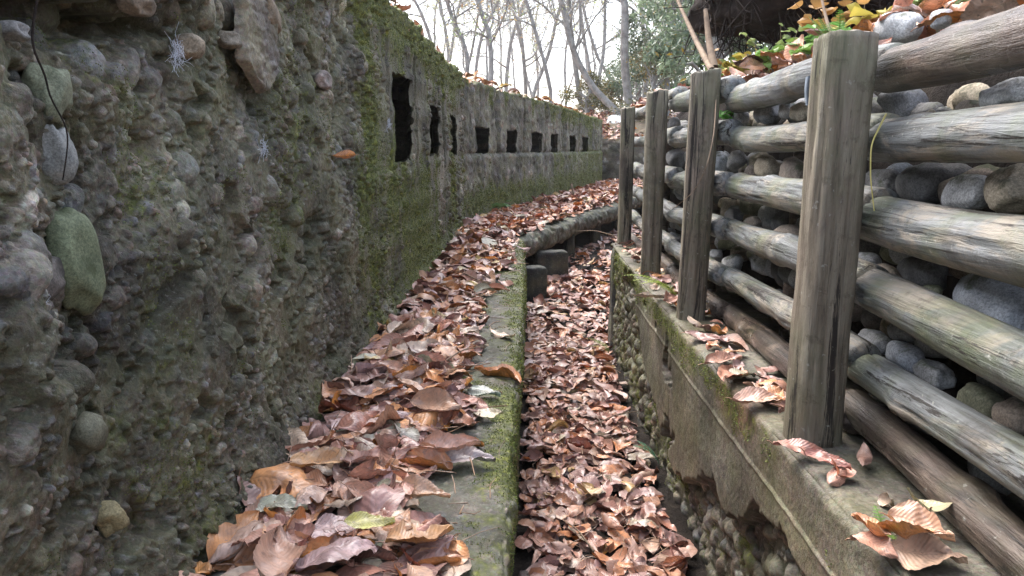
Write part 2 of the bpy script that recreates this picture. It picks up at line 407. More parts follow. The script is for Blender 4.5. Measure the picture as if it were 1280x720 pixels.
# ---- trench floor
fx = np.arange(-1.0, 4.6, .03); fy = np.arange(-1.2, 14.6, .035)
FX, FY = np.meshgrid(fx, fy, indexing='ij')
def floor_z(X, Y): return -.47 + .035 * fbm2(X * 2.5, Y * 2.5, 3, 21) + .05 * sstep(4.5, 9, Y)
FZ = floor_z(FX, FY) + .012 * fbm2(FX * 18, FY * 18, 3, 22)
tag(mesh_np('trench_floor', np.stack([FX, FY, FZ], -1).reshape(-1, 3), grid_faces(len(fx), len(fy)), M_SOIL), kind='structure')

# ================================================================== LEFT WALL, near section
WALL = empty('concrete_wall', (-.62, 1.3, 0))
tag(WALL, 'tall rough wall of crumbling pebbly concrete, streaked with moss, on the near left', 'wall')
path_nw = [(-.62 - .027 * 2.3, -1.0), (-.62 + .027 * 5.72, 7.02)]
S = spaced(0, 8.0, lambda s: .0025 * max(1.0, abs(s - 1.0)) if s > 1.55 else .02)
zz = 1.43
V = np.concatenate([np.arange(-.12, 1.47, .0027) + .12, np.linspace(1.60, 3.3, 80)])
prof_w = [(0, -.12), (0, zz), (-1.12, zz + .03), (-1.12, .6)]
Y = S[:, None] - 1.0 + 0 * V[None]; Zv = (V[None] - .12) + 0 * S[:, None]
eroded = 1 - sstep(2.75, 3.3, Y + .25 * fbm2(Zv * 3, Y * 3, 3, 40))          # the near stretch has lost its skin
base = .030 * fbm2(Y * 2.1, Zv * 2.1, 3, 41) + .020 * fbm2(Y * 6, Zv * 6, 4, 42)
base = base * (.35 + .65 * eroded)
base -= .030 * eroded * sstep(-.1, .5, fbm2(Y * 5, Zv * 5, 2, 43)) * sstep(.3, .8, Zv)
base += .012 * (1 - eroded) * np.round(fbm2(Y * 0 + 3, Zv * 4.2, 1, 47) * 2) * .3
def blob(y0, z0, ry, rz, a, p=1.5): 
    return a * np.exp(-(np.abs((Y - y0) / ry) ** 2 + np.abs((Zv - z0) / rz) ** 2) ** p)
base += blob(1.06, .985, .13, .045, -.17, 2) + blob(1.24, 1.0, .10, .03, -.12, 2)            # dark hollow at the upper left
base += blob(.84, .70, .10, .35, .045) + blob(.90, .50, .10, .10, .03)
base += blob(1.25, 1.10, .3, .07, .05)
base += blob(1.15, .88, .08, .06, .03) + blob(2.55, 1.0, .12, .22, -.05) + blob(2.75, 1.25, .2, .1, -.05)
base += blob(.93, .52, .05, .03, -.05) + blob(1.28, .80, .03, .03, -.05)
base += .05 * sstep(.18, -.05, Zv)                                                             # foot spreads a little
base -= .028 * eroded * sstep(.22, .42, fbm2(Y * 13 + 7 + Zv * 5, Zv * 14 - Y * 4, 3, 45)) * sstep(3.2, 2.2, Y)
base -= .014 * eroded * sstep(.28, .45, fbm2(Y * 26 + Zv * 9, Zv * 26 - Y * 9, 3, 46))
H = base.copy(); C = np.zeros(H.shape + (3,)); 
mat_n = fbm2(Y * 5, Zv * 5, 4, 44)[..., None]
C[:] = (.145, .130, .092); C *= 1 + .35 * mat_n; C += .03 * (1 - eroded)[..., None]
def r_nw(s, v, g):
    y = s - 1; z = v - .12
    big = .45 + .75 * np.clip((z - .1) / 1.1, 0, 1) * np.clip(1.7 - .35 * y, .5, 1.3)
    return np.clip(.0062 * (1 - g.rand()) ** -.45, .005, .040) * big * (1 if y < 3 else .8)
_pd = np.clip(.5 + 2.6 * fbm2(np.arange(240)[:, None] / 30 * 3.2, np.arange(120)[None] / 30 * 3.2, 3, 66), .06, 1)
pebbles(S, V, 44000, r_nw, base, lambda s, v: 1.0 if s < 4.0 else .5, lambda s, v: (.25 + .75 * float(_pd[min(int(s * 30), 239), int(v * 30)])) if s < 4.0 and s > 1.4 else .16, 5, PAL, H, C)
near_dens = lambda s, v: ((1.0 if s < 2.6 else .6) if s < 4.2 else .12) * (float(_pd[min(int(s * 30), 239), int(v * 30)]) if s > 1.55 else 0)
pebbles(S, V, 60000, lambda s, v, g: g.uniform(.0035, .0085) * max(1, (s - 1) / 1.8), base + .004, lambda s, v: 1.0, near_dens, 6, PAL, H, C, .1)
# cast face further on: board marks, grooves, deep embrasures
board = (1 - eroded)
H += board * .004 * np.sin(Zv * 40 + 2 * fbm2(Y, Zv, 2, 50))
for (y0, y1, d) in ((3.35, 3.42, .035), (4.12, 4.20, .03), (5.40, 5.52, .03), (6.85, 6.95, .045), (7.0, 7.05, .05)):
    H -= d * ((Y > y0) & (Y < y1) & (Zv > .62) & (Zv < 1.30))
WID = np.zeros(H.shape + (2,))
for (y0, y1, z0, z1) in ((3.50, 3.93, .715, 1.13), (4.72, 5.14, .73, 1.05), (5.92, 6.42, .71, 1.03)):
    jy = .018 * fbm2(Zv * 14, Y * 14, 2, int(y0 * 10)); ins = (Y + jy > y0) & (Y + jy < y1) & (Zv + jy > z0) & (Zv - jy < z1)
    H = np.where(ins, -.30, H); WID[ins] = np.stack([(Y - y0) / (y1 - y0) * 1.6, (Zv - (z0 + z1) / 2) * .3], -1)[ins]
cov = sstep(-.02, .40, fbm2(Y * 9, Zv * 9, 4, 55)) * (.3 + .7 * eroded)                          # mortar and dirt still cover part of the stones
mort = base + .006 + .008 * fbm2(Y * 26, Zv * 26, 4, 56)
hid = cov * (H < mort + .005) * (H > -.2)
H = np.where(hid > .5, np.maximum(H, mort), H)
C = np.where((hid > .5)[..., None], C * .45 + np.array([.15, .135, .095]) * .55, C)
H += .0045 * fbm2(Y * 55, Zv * 55, 4, 51)
top = (V[None] > 1.55) + 0 * S[:, None]
H += top * .035 * fbm2(Y * 4, V[None] * 4, 4, 52) + .030 * fbm2(Y * 5, V[None] * 5, 4, 53) * sstep(1.36, 1.58, V[None] + 0 * Y)
moss = .30 + .44 * fbm2(Y * 2.6, Zv * 2.2, 4, 60) 
moss = moss + .24 * sstep(2.6, 4.0, Y) + .30 * sstep(.30, .0, Zv) * sstep(1, 3, Y)
moss += .38 * sstep(.12, .40, fbm2(Y * 7, Zv * .9, 3, 61)) * sstep(2.4, 3.4, Y)                 # vertical green runs
moss += blob(2.95 + .12 * fbm2(Zv * 4, Zv * 0, 3, 64), .9, .15, .55, .46) * (.55 + 1.1 * n2(Y * 9, Zv * 5, 65)) + blob(3.25, .5, .2, .4, .30) + blob(4.3, .4, .5, .3, .25) + blob(1.95, .60, .18, .28, .24) + blob(1.12, .93, .1, .08, .28) + blob(1.3, .25, .5, .12, .10)
moss -= .35 * sstep(.70, .78, Zv) * sstep(1.25, 1.05, Zv) * sstep(3.1, 3.6, Y)
moss += .55 * sstep(1.36, 1.48, V[None] + 0 * Y)
P, NN = sweep(path_nw, prof_w, S, V, H, 1, .02)
P[..., 1] += WID[..., 0]; P[..., 0] += WID[..., 0] * .027; P[..., 2] += WID[..., 1]
wall_near = mesh_np('wall_face', P.reshape(-1, 3), grid_faces(len(S), len(V))[:, ::-1], M_AGG, WALL, C.reshape(-1, 3), moss=moss)
wall_near.matrix_parent_inverse = Matrix.Translation((.62, -1.3, 0))
NW = (P, NN, moss, S, V)
def px_wall(x, y, lift=0): 
    p = at_x(x, y, -.655, .027); return p

# ================================================================== LEFT WALL, far section
path_fw = [(-.50, 6.98), (-.23, 7.99), (.39, 9.71), (.96, 11.39), (1.66, 13.65), (1.70, 13.95), (1.45, 14.3), (.6, 15.0)]
S = spaced(0, 9.1, lambda s: .016 + .0022 * s); V = np.concatenate([np.arange(0, 1.56, .013), np.linspace(1.60, 3.3, 60)])
Y = S[:, None] + 0 * V[None]; Zv = (V[None] - .12) + 0 * S[:, None]
base = .012 * fbm2(Y * 2, Zv * 2, 3, 71) + .012 * fbm2(Y * 7, Zv * 7, 4, 72) 
H = base.copy(); C = np.zeros(H.shape + (3,)); C[:] = (.175, .165, .13); C *= 1 + .4 * fbm2(Y * 4, Zv * 4, 4, 73)[..., None]
C[Zv + .03 * fbm2(Y * 5, Y * 0, 2, 70) > .68] *= 1.12
pebbles(S, V, 5000, lambda s, v, g: g.uniform(.018, .05), base, lambda s, v: .55, lambda s, v: 1., 9, PAL, H, C)
H -= .035 * sstep(.25, .6, fbm2(Y * 9, Zv * 1.2, 3, 74)) * (Zv > .72)
H += .010 * (Zv < .70) - .02 * np.exp(-((Zv - .70) / .02) ** 2)
for (y0, y1, d) in ((1.22, 1.30, .04), (2.12, 2.20, .04), (3.0, 3.08, .05), (3.95, 4.05, .04), (5.0, 5.1, .04)):
    H -= d * ((Y > y0) & (Y < y1) & (Zv > .70))
embr = [(.54, .94), (1.53, 1.87), (2.48, 2.86), (3.34, 3.68), (4.39, 4.74), (5.30, 5.74)]
WID = np.zeros(H.shape + (2,))
for y0, y1 in embr:
    jy = .012 * fbm2(Zv * 14, Y * 14, 2, int(y0 * 10)); ins = (Y + jy > y0) & (Y + jy < y1) & (Zv + jy > .71) & (Zv - jy < .97)
    H = np.where(ins, -.50, H); WID[ins] = np.stack([(Y - y0) / (y1 - y0) * 1.35, (Zv - .84) * .3], -1)[ins]
H += .03 * fbm2(Y * 4, V[None] * 4, 4, 75) * sstep(1.45, 1.6, V[None] + 0 * Y)
moss = .46 + .24 * fbm2(Y * 2.5, Zv * 1.5, 3, 76) + .22 * sstep(.5, .1, Zv) + .30 * sstep(.1, .4, fbm2(Y * 6, Zv * .8, 3, 77)) + .28 * sstep(1.30, 1.45, Zv)
moss -= .30 * sstep(.70, .76, Zv) * sstep(1.25, 1.1, Zv)
moss += .30 * sstep(1.8, 5, Y) * sstep(.2, .6, Zv) + .25 * np.exp(-((Zv - .25) / .14) ** 2)
FARW = empty('embrasure_wall', (.39, 9.71, 0))
tag(FARW, 'farther mossy concrete wall with a row of small square dark firing slits, bending right', 'wall')
P, NN2 = sweep(path_fw, prof_w, S, V, H, 1, .02, ztop=lambda s: 1.0 - .14 * np.clip(s / 7.2, 0, 1))
P[..., 1] += WID[..., 0] * .95; P[..., 0] += WID[..., 0] * .32; P[..., 2] += WID[..., 1]
o = mesh_np('wall_face', P.reshape(-1, 3), grid_faces(len(S), len(V))[:, ::-1], M_AGG, FARW, C.reshape(-1, 3), moss=moss)
o.matrix_parent_inverse = Matrix.Translation((-.39, -9.71, 0))
FW = (P, NN2, moss, S, V)

# ================================================================== CONCRETE LEDGE (firing step)
path_l = [(-.035, -1.0), (-.005, 1.23), (.011, 1.87), (.056, 3.25), (.087, 4.5), (.104, 6.12)]
S = spaced(0, 7.14, lambda s: .0042 * max(1.0, abs(s - 1.0)) if s > 1.5 else .03)
V = np.concatenate([np.linspace(0, .50, 60), np.arange(.505, 1.05, .004), np.linspace(1.06, 1.5, 30)])
prof_l = [(-.80, 0), (0, 0), (.0, -.75)]
prof_l = prof_l[::-1]
V = (1.55 - V)[::-1]
Y = S[:, None] - 1 + 0 * V[None]; W = .75 - (V[None] - 0) + 0 * Y       # W>0 down the face, <0 across the top
base = .008 * fbm2(Y * 5, W * 5, 3, 81) + .010 * fbm2(Y * 14, W * 14, 3, 82)
base -= .03 * sstep(.0, .35, W) * (1 + fbm2(Y * 8, W * 8, 3, 83)) * .6
base -= .012 * np.exp(-(W / .02) ** 2) * (1 + fbm2(Y * 12, W * 0, 3, 84))
H = base.copy(); C = np.zeros(H.shape + (3,)); C[:] = (.135, .13, .105); C *= 1 + .3 * fbm2(Y * 6, W * 6, 4, 85)[..., None]
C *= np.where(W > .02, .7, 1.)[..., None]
pebbles(S, V, 9000, lambda s, v, g: np.clip(.006 * (1 - g.rand()) ** -.5, .005, .02), base, lambda s, v: .42, lambda s, v: 1., 15, PAL, H, C)
H += .0025 * fbm2(Y * 50, W * 50, 3, 86)
moss = .40 + .25 * fbm2(Y * 3, W * 3, 3, 87) + .30 * np.exp(-((W + .03) / .07) ** 2) + .25 * sstep(.0, .05, W) + .28 * sstep(.1, .5, fbm2(Y * 5, W * 5, 3, 88))
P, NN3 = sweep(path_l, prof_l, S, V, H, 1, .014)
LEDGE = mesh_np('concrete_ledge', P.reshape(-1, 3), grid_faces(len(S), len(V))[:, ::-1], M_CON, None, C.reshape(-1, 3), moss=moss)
tag(LEDGE, 'low pebbly concrete step along the foot of the left wall, mossy at its open edge', 'ledge')
LG = (P, NN3, moss, S, V)

# ---- bench slab with a rounded lip where the trench bends
path_s = [(.060, 5.98), (.112, 6.14), (.476, 7.12), (.93, 8.36), (1.37, 9.46), (2.1, 11.6), (2.9, 14.2)]
S = spaced(0, 8.7, lambda s: .014 + .002 * s)
prof_s = [(-.95, -.19), (-.06, -.195), (.0, -.14), (.0, -.035), (-.05, .012), (-.95, .012)]
V = np.concatenate([np.linspace(0, .82, 30), np.arange(.83, 1.25, .014), np.linspace(1.26, 1.99, 40)])
Y = S[:, None] + 0 * V[None]; W = V[None] + 0 * Y
base = .020 * fbm2(Y * 4, W * 4, 3, 91) + .024 * fbm2(Y * 14, W * 14, 4, 92); H = base.copy()
C = np.zeros(H.shape + (3,)); C[:] = (.115, .115, .085); C *= 1 + .4 * fbm2(Y * 6, W * 6, 4, 93)[..., None]
pebbles(S, V, 2500, lambda s, v, g: g.uniform(.014, .03), base, lambda s, v: .5, lambda s, v: 1., 16, PAL, H, C)
P, _ = sweep(path_s, prof_s, S, V, H, 1, .035)
SLAB = empty('bench_slab', (.476, 7.12, -.14))
tag(SLAB, 'overhanging concrete bench slab with rounded rough lip on short supports at the bend', 'bench slab')
o = mesh_np('slab', P.reshape(-1, 3), [grid_faces(len(S), len(V))[:, ::-1]], M_CON, SLAB, C.reshape(-1, 3), moss=.18 + .25 * fbm2(Y * 3, W * 3, 3, 94))
o.matrix_parent_inverse = Matrix.Translation((-.476, -7.12, .14))
capV = P[0]; n = len(capV)
cV = np.vstack([capV, capV.mean(0) + [0, -.012, 0]]); cF = np.array([[i, (i + 1) % n, n] for i in range(n)])
o = mesh_np('slab_end', cV, cF, M_CON, SLAB, np.full((n + 1, 3), .19), moss=np.full(n + 1, .35)); o.matrix_parent_inverse = Matrix.Translation((-.476, -7.12, .14))

def rough_block(c, size, rot, seed, amp=.018, sub=26, pw=5.):
    """a worn block: a cube of rounded power shape with noise relief"""
    u = np.linspace(-1, 1, sub); A, B = np.meshgrid(u, u, indexing='ij'); Vs = []; Fs = []; n = 0
    for ax in range(3):
        for sg in (-1, 1):
            p = np.zeros((sub, sub, 3)); p[..., ax] = sg; p[..., (ax + 1) % 3] = A; p[..., (ax + 2) % 3] = B
            f = grid_faces(sub, sub); Fs.append((f if sg > 0 else f[:, ::-1]) + n); Vs.append(p.reshape(-1, 3)); n += sub * sub
    p = np.vstack(Vs); k = (np.abs(p) ** pw).sum(1) ** (1 / pw); q = p / k[:, None]
    d = q / np.linalg.norm(q, axis=1)[:, None]
    w = q * np.array(size) / 2
    w += d * (fbm3(w * 9 + seed * 3.1, 4, seed)[:, None] * amp + fbm3(w * 40 + seed, 2, seed + 5)[:, None] * amp * .35)
    Rm = np.array(Matrix.Rotation(rot, 3, 'Z')); return w @ Rm.T, np.vstack(Fs)
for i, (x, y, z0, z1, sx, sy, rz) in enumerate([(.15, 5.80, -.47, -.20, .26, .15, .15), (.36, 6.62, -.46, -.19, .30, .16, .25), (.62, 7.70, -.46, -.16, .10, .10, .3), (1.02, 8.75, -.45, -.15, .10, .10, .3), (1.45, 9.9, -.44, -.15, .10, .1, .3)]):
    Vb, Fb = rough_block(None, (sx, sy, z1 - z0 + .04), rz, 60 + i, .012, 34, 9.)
    o = mesh_np('support_block', Vb, Fb, M_CON, SLAB, np.full((len(Vb), 3), .035), moss=np.full(len(Vb), .22))  # near-black base colour puts the shade under the slab into the blocks
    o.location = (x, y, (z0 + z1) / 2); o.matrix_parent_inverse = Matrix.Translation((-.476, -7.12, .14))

# ================================================================== RIGHT RETAINING WALL OF CONCRETE
path_r = [(.545, -1.0), (.55, .92), (.551, 1.3), (.554, 2.0), (.568, 3.0), (.592, 4.05), (.605, 4.42)]
# the path is walked the other way so that the open trench lies to its right-hand normal
path_r = path_r[::-1]
Ltot = poly_sampler(path_r)[1]
prof_r = [(0, -.62), (0, .2), (-.36, .2), (-.36, -.1)]
S = Ltot - spaced(0, Ltot, lambda s: .0040 * max(.8, abs(s - 1.0)) if s > 1.5 else .03)[::-1]; S[0] = 0
V = np.concatenate([np.arange(0, 1.14, .0042), np.linspace(1.15, 1.45, 20)])
Y = 4.42 - S[:, None] + 0 * V[None]; Zv = V[None] - .62 + 0 * Y
isface = sstep(.84, .80, V[None] + 0 * Y)
zb = np.interp(Y, [-1, .9, 1.26, 1.35, 1.52, 1.60, 1.75, 1.84, 2.1, 2.44, 2.7, 2.99, 3.3, 3.8, 4.4], [-.02, -.04, -.005, .02, .0, -.10, -.155, -.11, -.24, -.33, -.22, -.12, .05, .10, .12])
jag = .030 * fbm2(Y * 9, Zv * 9, 4, 101) + .02 * fbm2(Y * 30, Zv * 30, 3, 102)
skin = sstep(-.008, .008, Zv + jag - zb)                     # 1 where the smooth cast face survives
skin = np.maximum(skin, 1 - isface)
holes = sstep(.36, .42, fbm2(Y * 6, Zv * 5, 4, 103) + .25 * sstep(2.5, 3.4, Y)) * sstep(2.0, 2.6, Y) * isface
skin = skin * (1 - holes)
core = -.045 + .025 * fbm2(Y * 6, Zv * 6, 3, 104) - .01 * sstep(.1, -.35, Zv) * sstep(3.2, 1.8, Y)
base = core.copy(); H = core.copy(); C = np.zeros(H.shape + (3,)); C[:] = (.075, .070, .052)
pebbles(S, V, 16000, lambda s, v, g: np.clip(.0065 * (1 - g.rand()) ** -.6, .005, .03), base, lambda s, v: 1.2, lambda s, v: 1. if v < .95 else 0., 19, PAL, H, C)
face = .005 * fbm2(Y * 3, Zv * 3, 3, 105) + .0015 * fbm2(Y * 40, Zv * 40, 3, 106)
face += .0035 * np.exp(-((Zv - .075) / .004) ** 2) * isface          # fin left by the form boards
face -= .006 * (np.abs(Y - 2.42 - .03 * fbm2(Zv * 6, Zv * 0, 2, 107)) < .007) * isface
face += (1 - isface) * .006 * fbm2(Y * 12, V[None] * 12, 3, 108)
face -= .010 * np.exp(-((V[None] - .82) / .012) ** 2) * (1 + fbm2(Y * 15, Y * 0, 3, 109))
H = H * (1 - skin) + face * skin
Cf = np.zeros_like(C); Cf[:] = (.150, .138, .112); Cf *= 1 + .35 * fbm2(Y * 4, Zv * 4, 4, 110)[..., None]
st_ = sstep(.05, .45, fbm2(Y * 3.0, Zv * 2.2, 3, 111))[..., None]; Cf = Cf * (1 - .7 * st_) + np.array([.17, .135, .095]) * .7 * st_
rust = np.exp(-(((Y - 1.72) / .16) ** 2 + ((Zv - .17) / .07) ** 2) ** 1.5)[..., None]; Cf = Cf * (1 - .7 * rust) + np.array([.23, .075, .045]) * .7 * rust
bandc = (np.abs(Zv - .075 - .003) < .0035)[..., None] * isface[..., None]; Cf = Cf * (1 - .6 * bandc) + np.array([.33, .30, .24]) * .6 * bandc
C = C * (1 - skin[..., None]) + Cf * skin[..., None]
moss = .16 + .22 * fbm2(Y * 3, Zv * 3, 3, 112) + .40 * np.exp(-((Zv - .16) / .06) ** 2) * isface * sstep(1.0, 1.8, Y) +   .26 * (1 - skin) + .10 * sstep(2.3, 3.4, Y) + .30 * sstep(.1, .5, fbm2(Y * 6, Zv * 6, 3, 113)) * (1 - skin)
moss += .22 * (Zv > .085) * isface * sstep(.6, 1.6, Y)
P, NN4 = sweep(path_r, prof_r, S, V, H, 1, .008)
RW = mesh_np('retaining_wall', P.reshape(-1, 3), [grid_faces(len(S), len(V))[:, ::-1]], M_CON, None, C.reshape(-1, 3), moss=moss)
tag(RW, 'low concrete retaining wall under the log fence, its cast face broken away to pebbles below', 'wall')
RG = (P, NN4, moss, S, V)
# squared end of that wall, part of it
e = P[0]; n = len(e)
Vb, Fb = rough_block(None, (.34, .12, .80), 0, 77, .012, 30, 9.)
o = mesh_np('wall_end', Vb, Fb, M_CON, RW, np.full((len(Vb), 3), .15) * (1 + .3 * fbm3(Vb * 8, 3, 4)[:, None]), moss=.42 + .3 * fbm3(Vb * 6, 3, 5)); o.location = (.790, 4.44, -.21)

# ================================================================== EARTH BANK behind the logs
path_b = [(.725, -1.5), (.735, 2.4), (.765, 4.5), (.95, 5.3), (1.6, 6.9), (2.6, 9.4), (3.6, 12.2), (4.4, 15.4)][::-1]
Lb = poly_sampler(path_b)[1]; S = np.arange(0, Lb, .03)
prof_b = [(-.16, -.6), (-.20, .93), (-.26, 1.0), (-.7, 1.06), (-2.2, 1.36), (-4.2, 1.75), (-4.3, 1.2)]
V = np.concatenate([np.arange(0, 1.7, .03), np.linspace(1.75, 5.9, 80)])
Y = Lb - S[:, None] + 0 * V[None]; W = V[None] + 0 * Y
H = .03 * fbm2(Y * 3, W * 3, 3, 121) + .02 * fbm2(Y * 12, W * 12, 3, 122) + .08 * fbm2(Y * 1.2, W * 1.2, 2, 123) * sstep(2.2, 3.5, W)
P, _ = sweep(path_b, prof_b, S, V, H, 1, .02)
tag(mesh_np('earth_bank', P.reshape(-1, 3), grid_faces(len(S), len(V))[:, ::-1], M_SOIL), kind='structure')
BK = P

# ---- bank closing the view at the far bend
path_e = [(5.6, 14.2), (4.2, 14.5), (2.6, 14.75), (1.2, 15.4), (0.6, 15.8)][::-1]
Le = poly_sampler(path_e)[1]; S = np.arange(0, Le, .03); prof_e = [(0, -.6), (-.08, .84), (-.25, .93), (-1.6, 1.25), (-3.5, 1.45)]
V = np.arange(0, 4.9, .03); Y = S[:, None] + 0 * V[None]; W = V[None] + 0 * Y
H = .03 * fbm2(Y * 2, W * 2, 3, 131) + .02 * fbm2(Y * 9, W * 9, 3, 132); base = H.copy()
C = np.zeros(H.shape + (3,)); C[:] = (.13, .11, .09); 
pebbles(S, V, 1500, lambda s, v, g: g.uniform(.03, .08), base, lambda s, v: .6, lambda s, v: 1. if v < 1.5 else 0, 23, PAL, H, C)
C[W > 1.5] = (.13, .09, .06)
P, _ = sweep(path_e, prof_e, S, V, H, 1, .03)
tag(mesh_np('end_wall', P.reshape(-1, 3), grid_faces(len(S), len(V))[:, ::-1], M_AGG, None, C.reshape(-1, 3), moss=.22 + .2 * fbm2(Y * 2, W * 2, 3, 133)), 'dark rough wall closing the trench at the far bend, leafy ground above', 'wall')
EW = P
# ================================================================== POSTS AND LOGS
def make_post(x, y, z0, z1, r, lean, seed, label, tilt=0.):
    n = 90; L = z1 - z0; z = np.linspace(0, L, n); th = np.linspace(0, 2 * np.pi, 48, endpoint=False)
    TH, Z = np.meshgrid(th, z)
    k = (np.abs(np.cos(TH)) ** 2.9 + np.abs(np.sin(TH)) ** 2.9) ** (-1 / 2.9)
    rr = r * k * (1 + .05 * fbm2(Z * 4 + seed, np.cos(TH) * 1.2 + 5, 3, seed) + .03 * fbm2(Z * 14, TH * 2, 3, seed + 1))
    for _ in range(9):
        a0 = np.random.RandomState(seed * 31 + _).uniform(0, 6.28); za = np.random.RandomState(seed * 37 + _).uniform(-.2, L * .8); ln = np.random.RandomState(seed * 41 + _).uniform(.15, .6)
        dd = np.abs((TH - a0 - .12 * fbm2(Z * 5, Z * 0 + _, 3, seed) + np.pi) % (2 * np.pi) - np.pi)
        rr = rr - r * .13 * np.exp(-(dd / .045) ** 2) * sstep(za, za + .08, Z) * sstep(za + ln, za + ln - .08, Z)
    rr = rr * (1 + .03 * sstep(.1, 0, Z))
    V = np.stack([rr * np.cos(TH), rr * np.sin(TH), Z + (Z == L) * 0], -1)
    V[-1, :, 2] += .006 * fbm2(np.cos(th) * 3, np.sin(th) * 3, 2, seed) + tilt * np.cos(th) * r
    rings = [V.reshape(-1, 3)]; cc = V[-1].mean(0)
    for f in (.93, .7, .4, .1):
        q = cc + (V[-1] - cc) * f; q[:, 2] += .003 * (f < .9) + .004 * fbm2(q[:, 0] * 60, q[:, 1] * 60, 2, seed); rings.append(q)
    A = np.vstack(rings)
    o = mesh_np('fence_post', A, grid_faces(n + 4, 48, True)[:, ::-1], M_POST)
    o.location = (x, y, z0); o.rotation_euler = (0, lean, .25 * math.sin(seed)); tag(o, label, 'post', 'posts holding the log fence'); return o
for i, (px, py, top, wid, lab, tl) in enumerate([
        (1014, 548, 45, 68, 'thick square-topped wooden post nearest the camera, taller than the rest in view', 0.),
        (863, 398, 90, 38, 'second wooden post from the camera, with a fern frond at its foot', .1),
        (813, 345, 115, 28, 'third wooden post from the camera, mossy on its sawn top', .15),
        (780, 305, 135, 19, 'thin dark wooden post farthest from the camera at the end of the log fence', .1)]):
    p = at_z(px, py, .2); d = to_px(np.array([p.x, p.y, p.z]))[2]
    t = at_x(px + (1052 - 1014 if i == 0 else (886 - 863, 826 - 813, 787 - 780)[i - 1]), top, p.x, 0.0) if False else None
    u = (360 - top) / 900; zt = CAM_H + p.y * (u * math.cos(PITCH) - math.sin(PITCH)) / (math.cos(PITCH) + u * math.sin(PITCH))
    make_post(p.x, p.y, .17, zt, wid / 900 * d / 2 * .90, (0.0, .012, .0, .0)[i], 3 + i, lab, tl)
for i, (x, y, z0, z1) in enumerate([(.835, 3.95, .2, .93), (.83, 2.95, .2, .90), (.83, 2.1, .2, .9)]):
    Vt, Ft = tube_geo([(0, 0, 0), (.004, 0, .35), (0, 0, z1 - z0)], [.026, .024, .022], 12)
    o = mesh_np('back_stake', Vt, Ft[:, ::-1], M_LOGD); o.location = (x, y, z0)
    tag(o, ['slim dark stake behind the logs between the two farthest posts', 'slim dark stake behind the logs between the second and third posts', 'slim dark stake behind the logs in the bay before the second post'][i], 'stake', 'inner stakes behind the logs')

def make_log(p0, p1, r0, r1, seed, mat, knots=3, bend=.01, kink=0.):
    p0 = Vector(p0); p1 = Vector(p1); L = (p1 - p0).length; n = max(24, int(L / .011)); m = 44
    x = np.linspace(0, L, n); th = np.linspace(0, 2 * np.pi, m, endpoint=False); X, TH = np.meshgrid(x, th, indexing='ij')
    g = np.random.RandomState(seed)
    r = r0 + (r1 - r0) * X / L
    cy, cz = np.cos(TH), np.sin(TH)
    Pn = np.stack([X * 3, cy * .8, cz * .8], -1).reshape(-1, 3)
    r = r * (1 + .09 * fbm3(Pn + seed, 3, seed % 9).reshape(X.shape) + .035 * fbm3(Pn * np.array([2, 6, 6]) + seed, 3, seed % 7).reshape(X.shape))
    for k in range(12):
        a0 = g.uniform(0, 6.28); xa = g.uniform(-.2, L); ln = g.uniform(.15, .7)
        dd = np.abs((TH - a0 - .25 * fbm2(X * 4, X * 0 + k, 3, seed) + np.pi) % (2 * np.pi) - np.pi)
        r = r - r0 * g.uniform(.05, .14) * np.exp(-(dd / .05) ** 2) * sstep(xa, xa + .08, X) * sstep(xa + ln, xa + ln - .08, X)
    for k in range(knots):
        a0 = g.uniform(0, 6.28); xa = g.uniform(.1, max(.2, L - .1)); s = g.uniform(.014, .026)
        dd = np.abs((TH - a0 + np.pi) % (2 * np.pi) - np.pi) * r0; q2 = (dd ** 2 + (X - xa) ** 2) / s ** 2
        r = r + r0 * .22 * np.exp(-q2 * .5) - r0 * .25 * np.exp(-q2 * 5)
    endr = np.sqrt(np.clip(1 - np.clip((.018 - np.minimum(X, L - X)) / .022, 0, 1) ** 2, 0.05, 1)); r = r * endr
    by = bend * np.sin(np.pi * X / L * g.uniform(.8, 1.6) + g.uniform(0, 1)); bz = bend * np.sin(np.pi * X / L * g.uniform(.8, 2) + g.uniform(0, 2)); bz = bz - bz.mean()
    V = np.stack([X, r * cy + by, r * cz + bz], -1)
    rings = []
    for e, sgn in ((0, -1), (-1, 1)):
        c = V[e].mean(0)
        rings.append([c + (V[e] - c) * f + np.array([sgn * .002 * (1 - f), 0, 0]) for f in ((.08, .4, .8) if e == 0 else (.8, .4, .08))])
    A = np.vstack(rings[0] + [V.reshape(-1, 3)] + rings[1])
    o = mesh_np('fence_log', A, grid_faces(n + 6, m, True)[:, ::-1], mat)
    d = (p1 - p0).normalized(); o.location = p0; o.rotation_mode = 'QUATERNION'; o.rotation_quaternion = d.to_track_quat('X', 'Z')
    return o
def lx(y): return .712 + .010 * (y - 1)
rows = [('top', .958), ('second', .816), ('third', .664), ('fourth', .514), ('fifth', .364), ('lowest', .240)]
bays = [(.15, 1.47, 'right of the thickest post'), (1.40, 2.47, 'between the two posts nearest the camera'), (2.40, 3.36, 'between the second and third posts'), (3.24, 4.72, 'between the two farthest posts')]
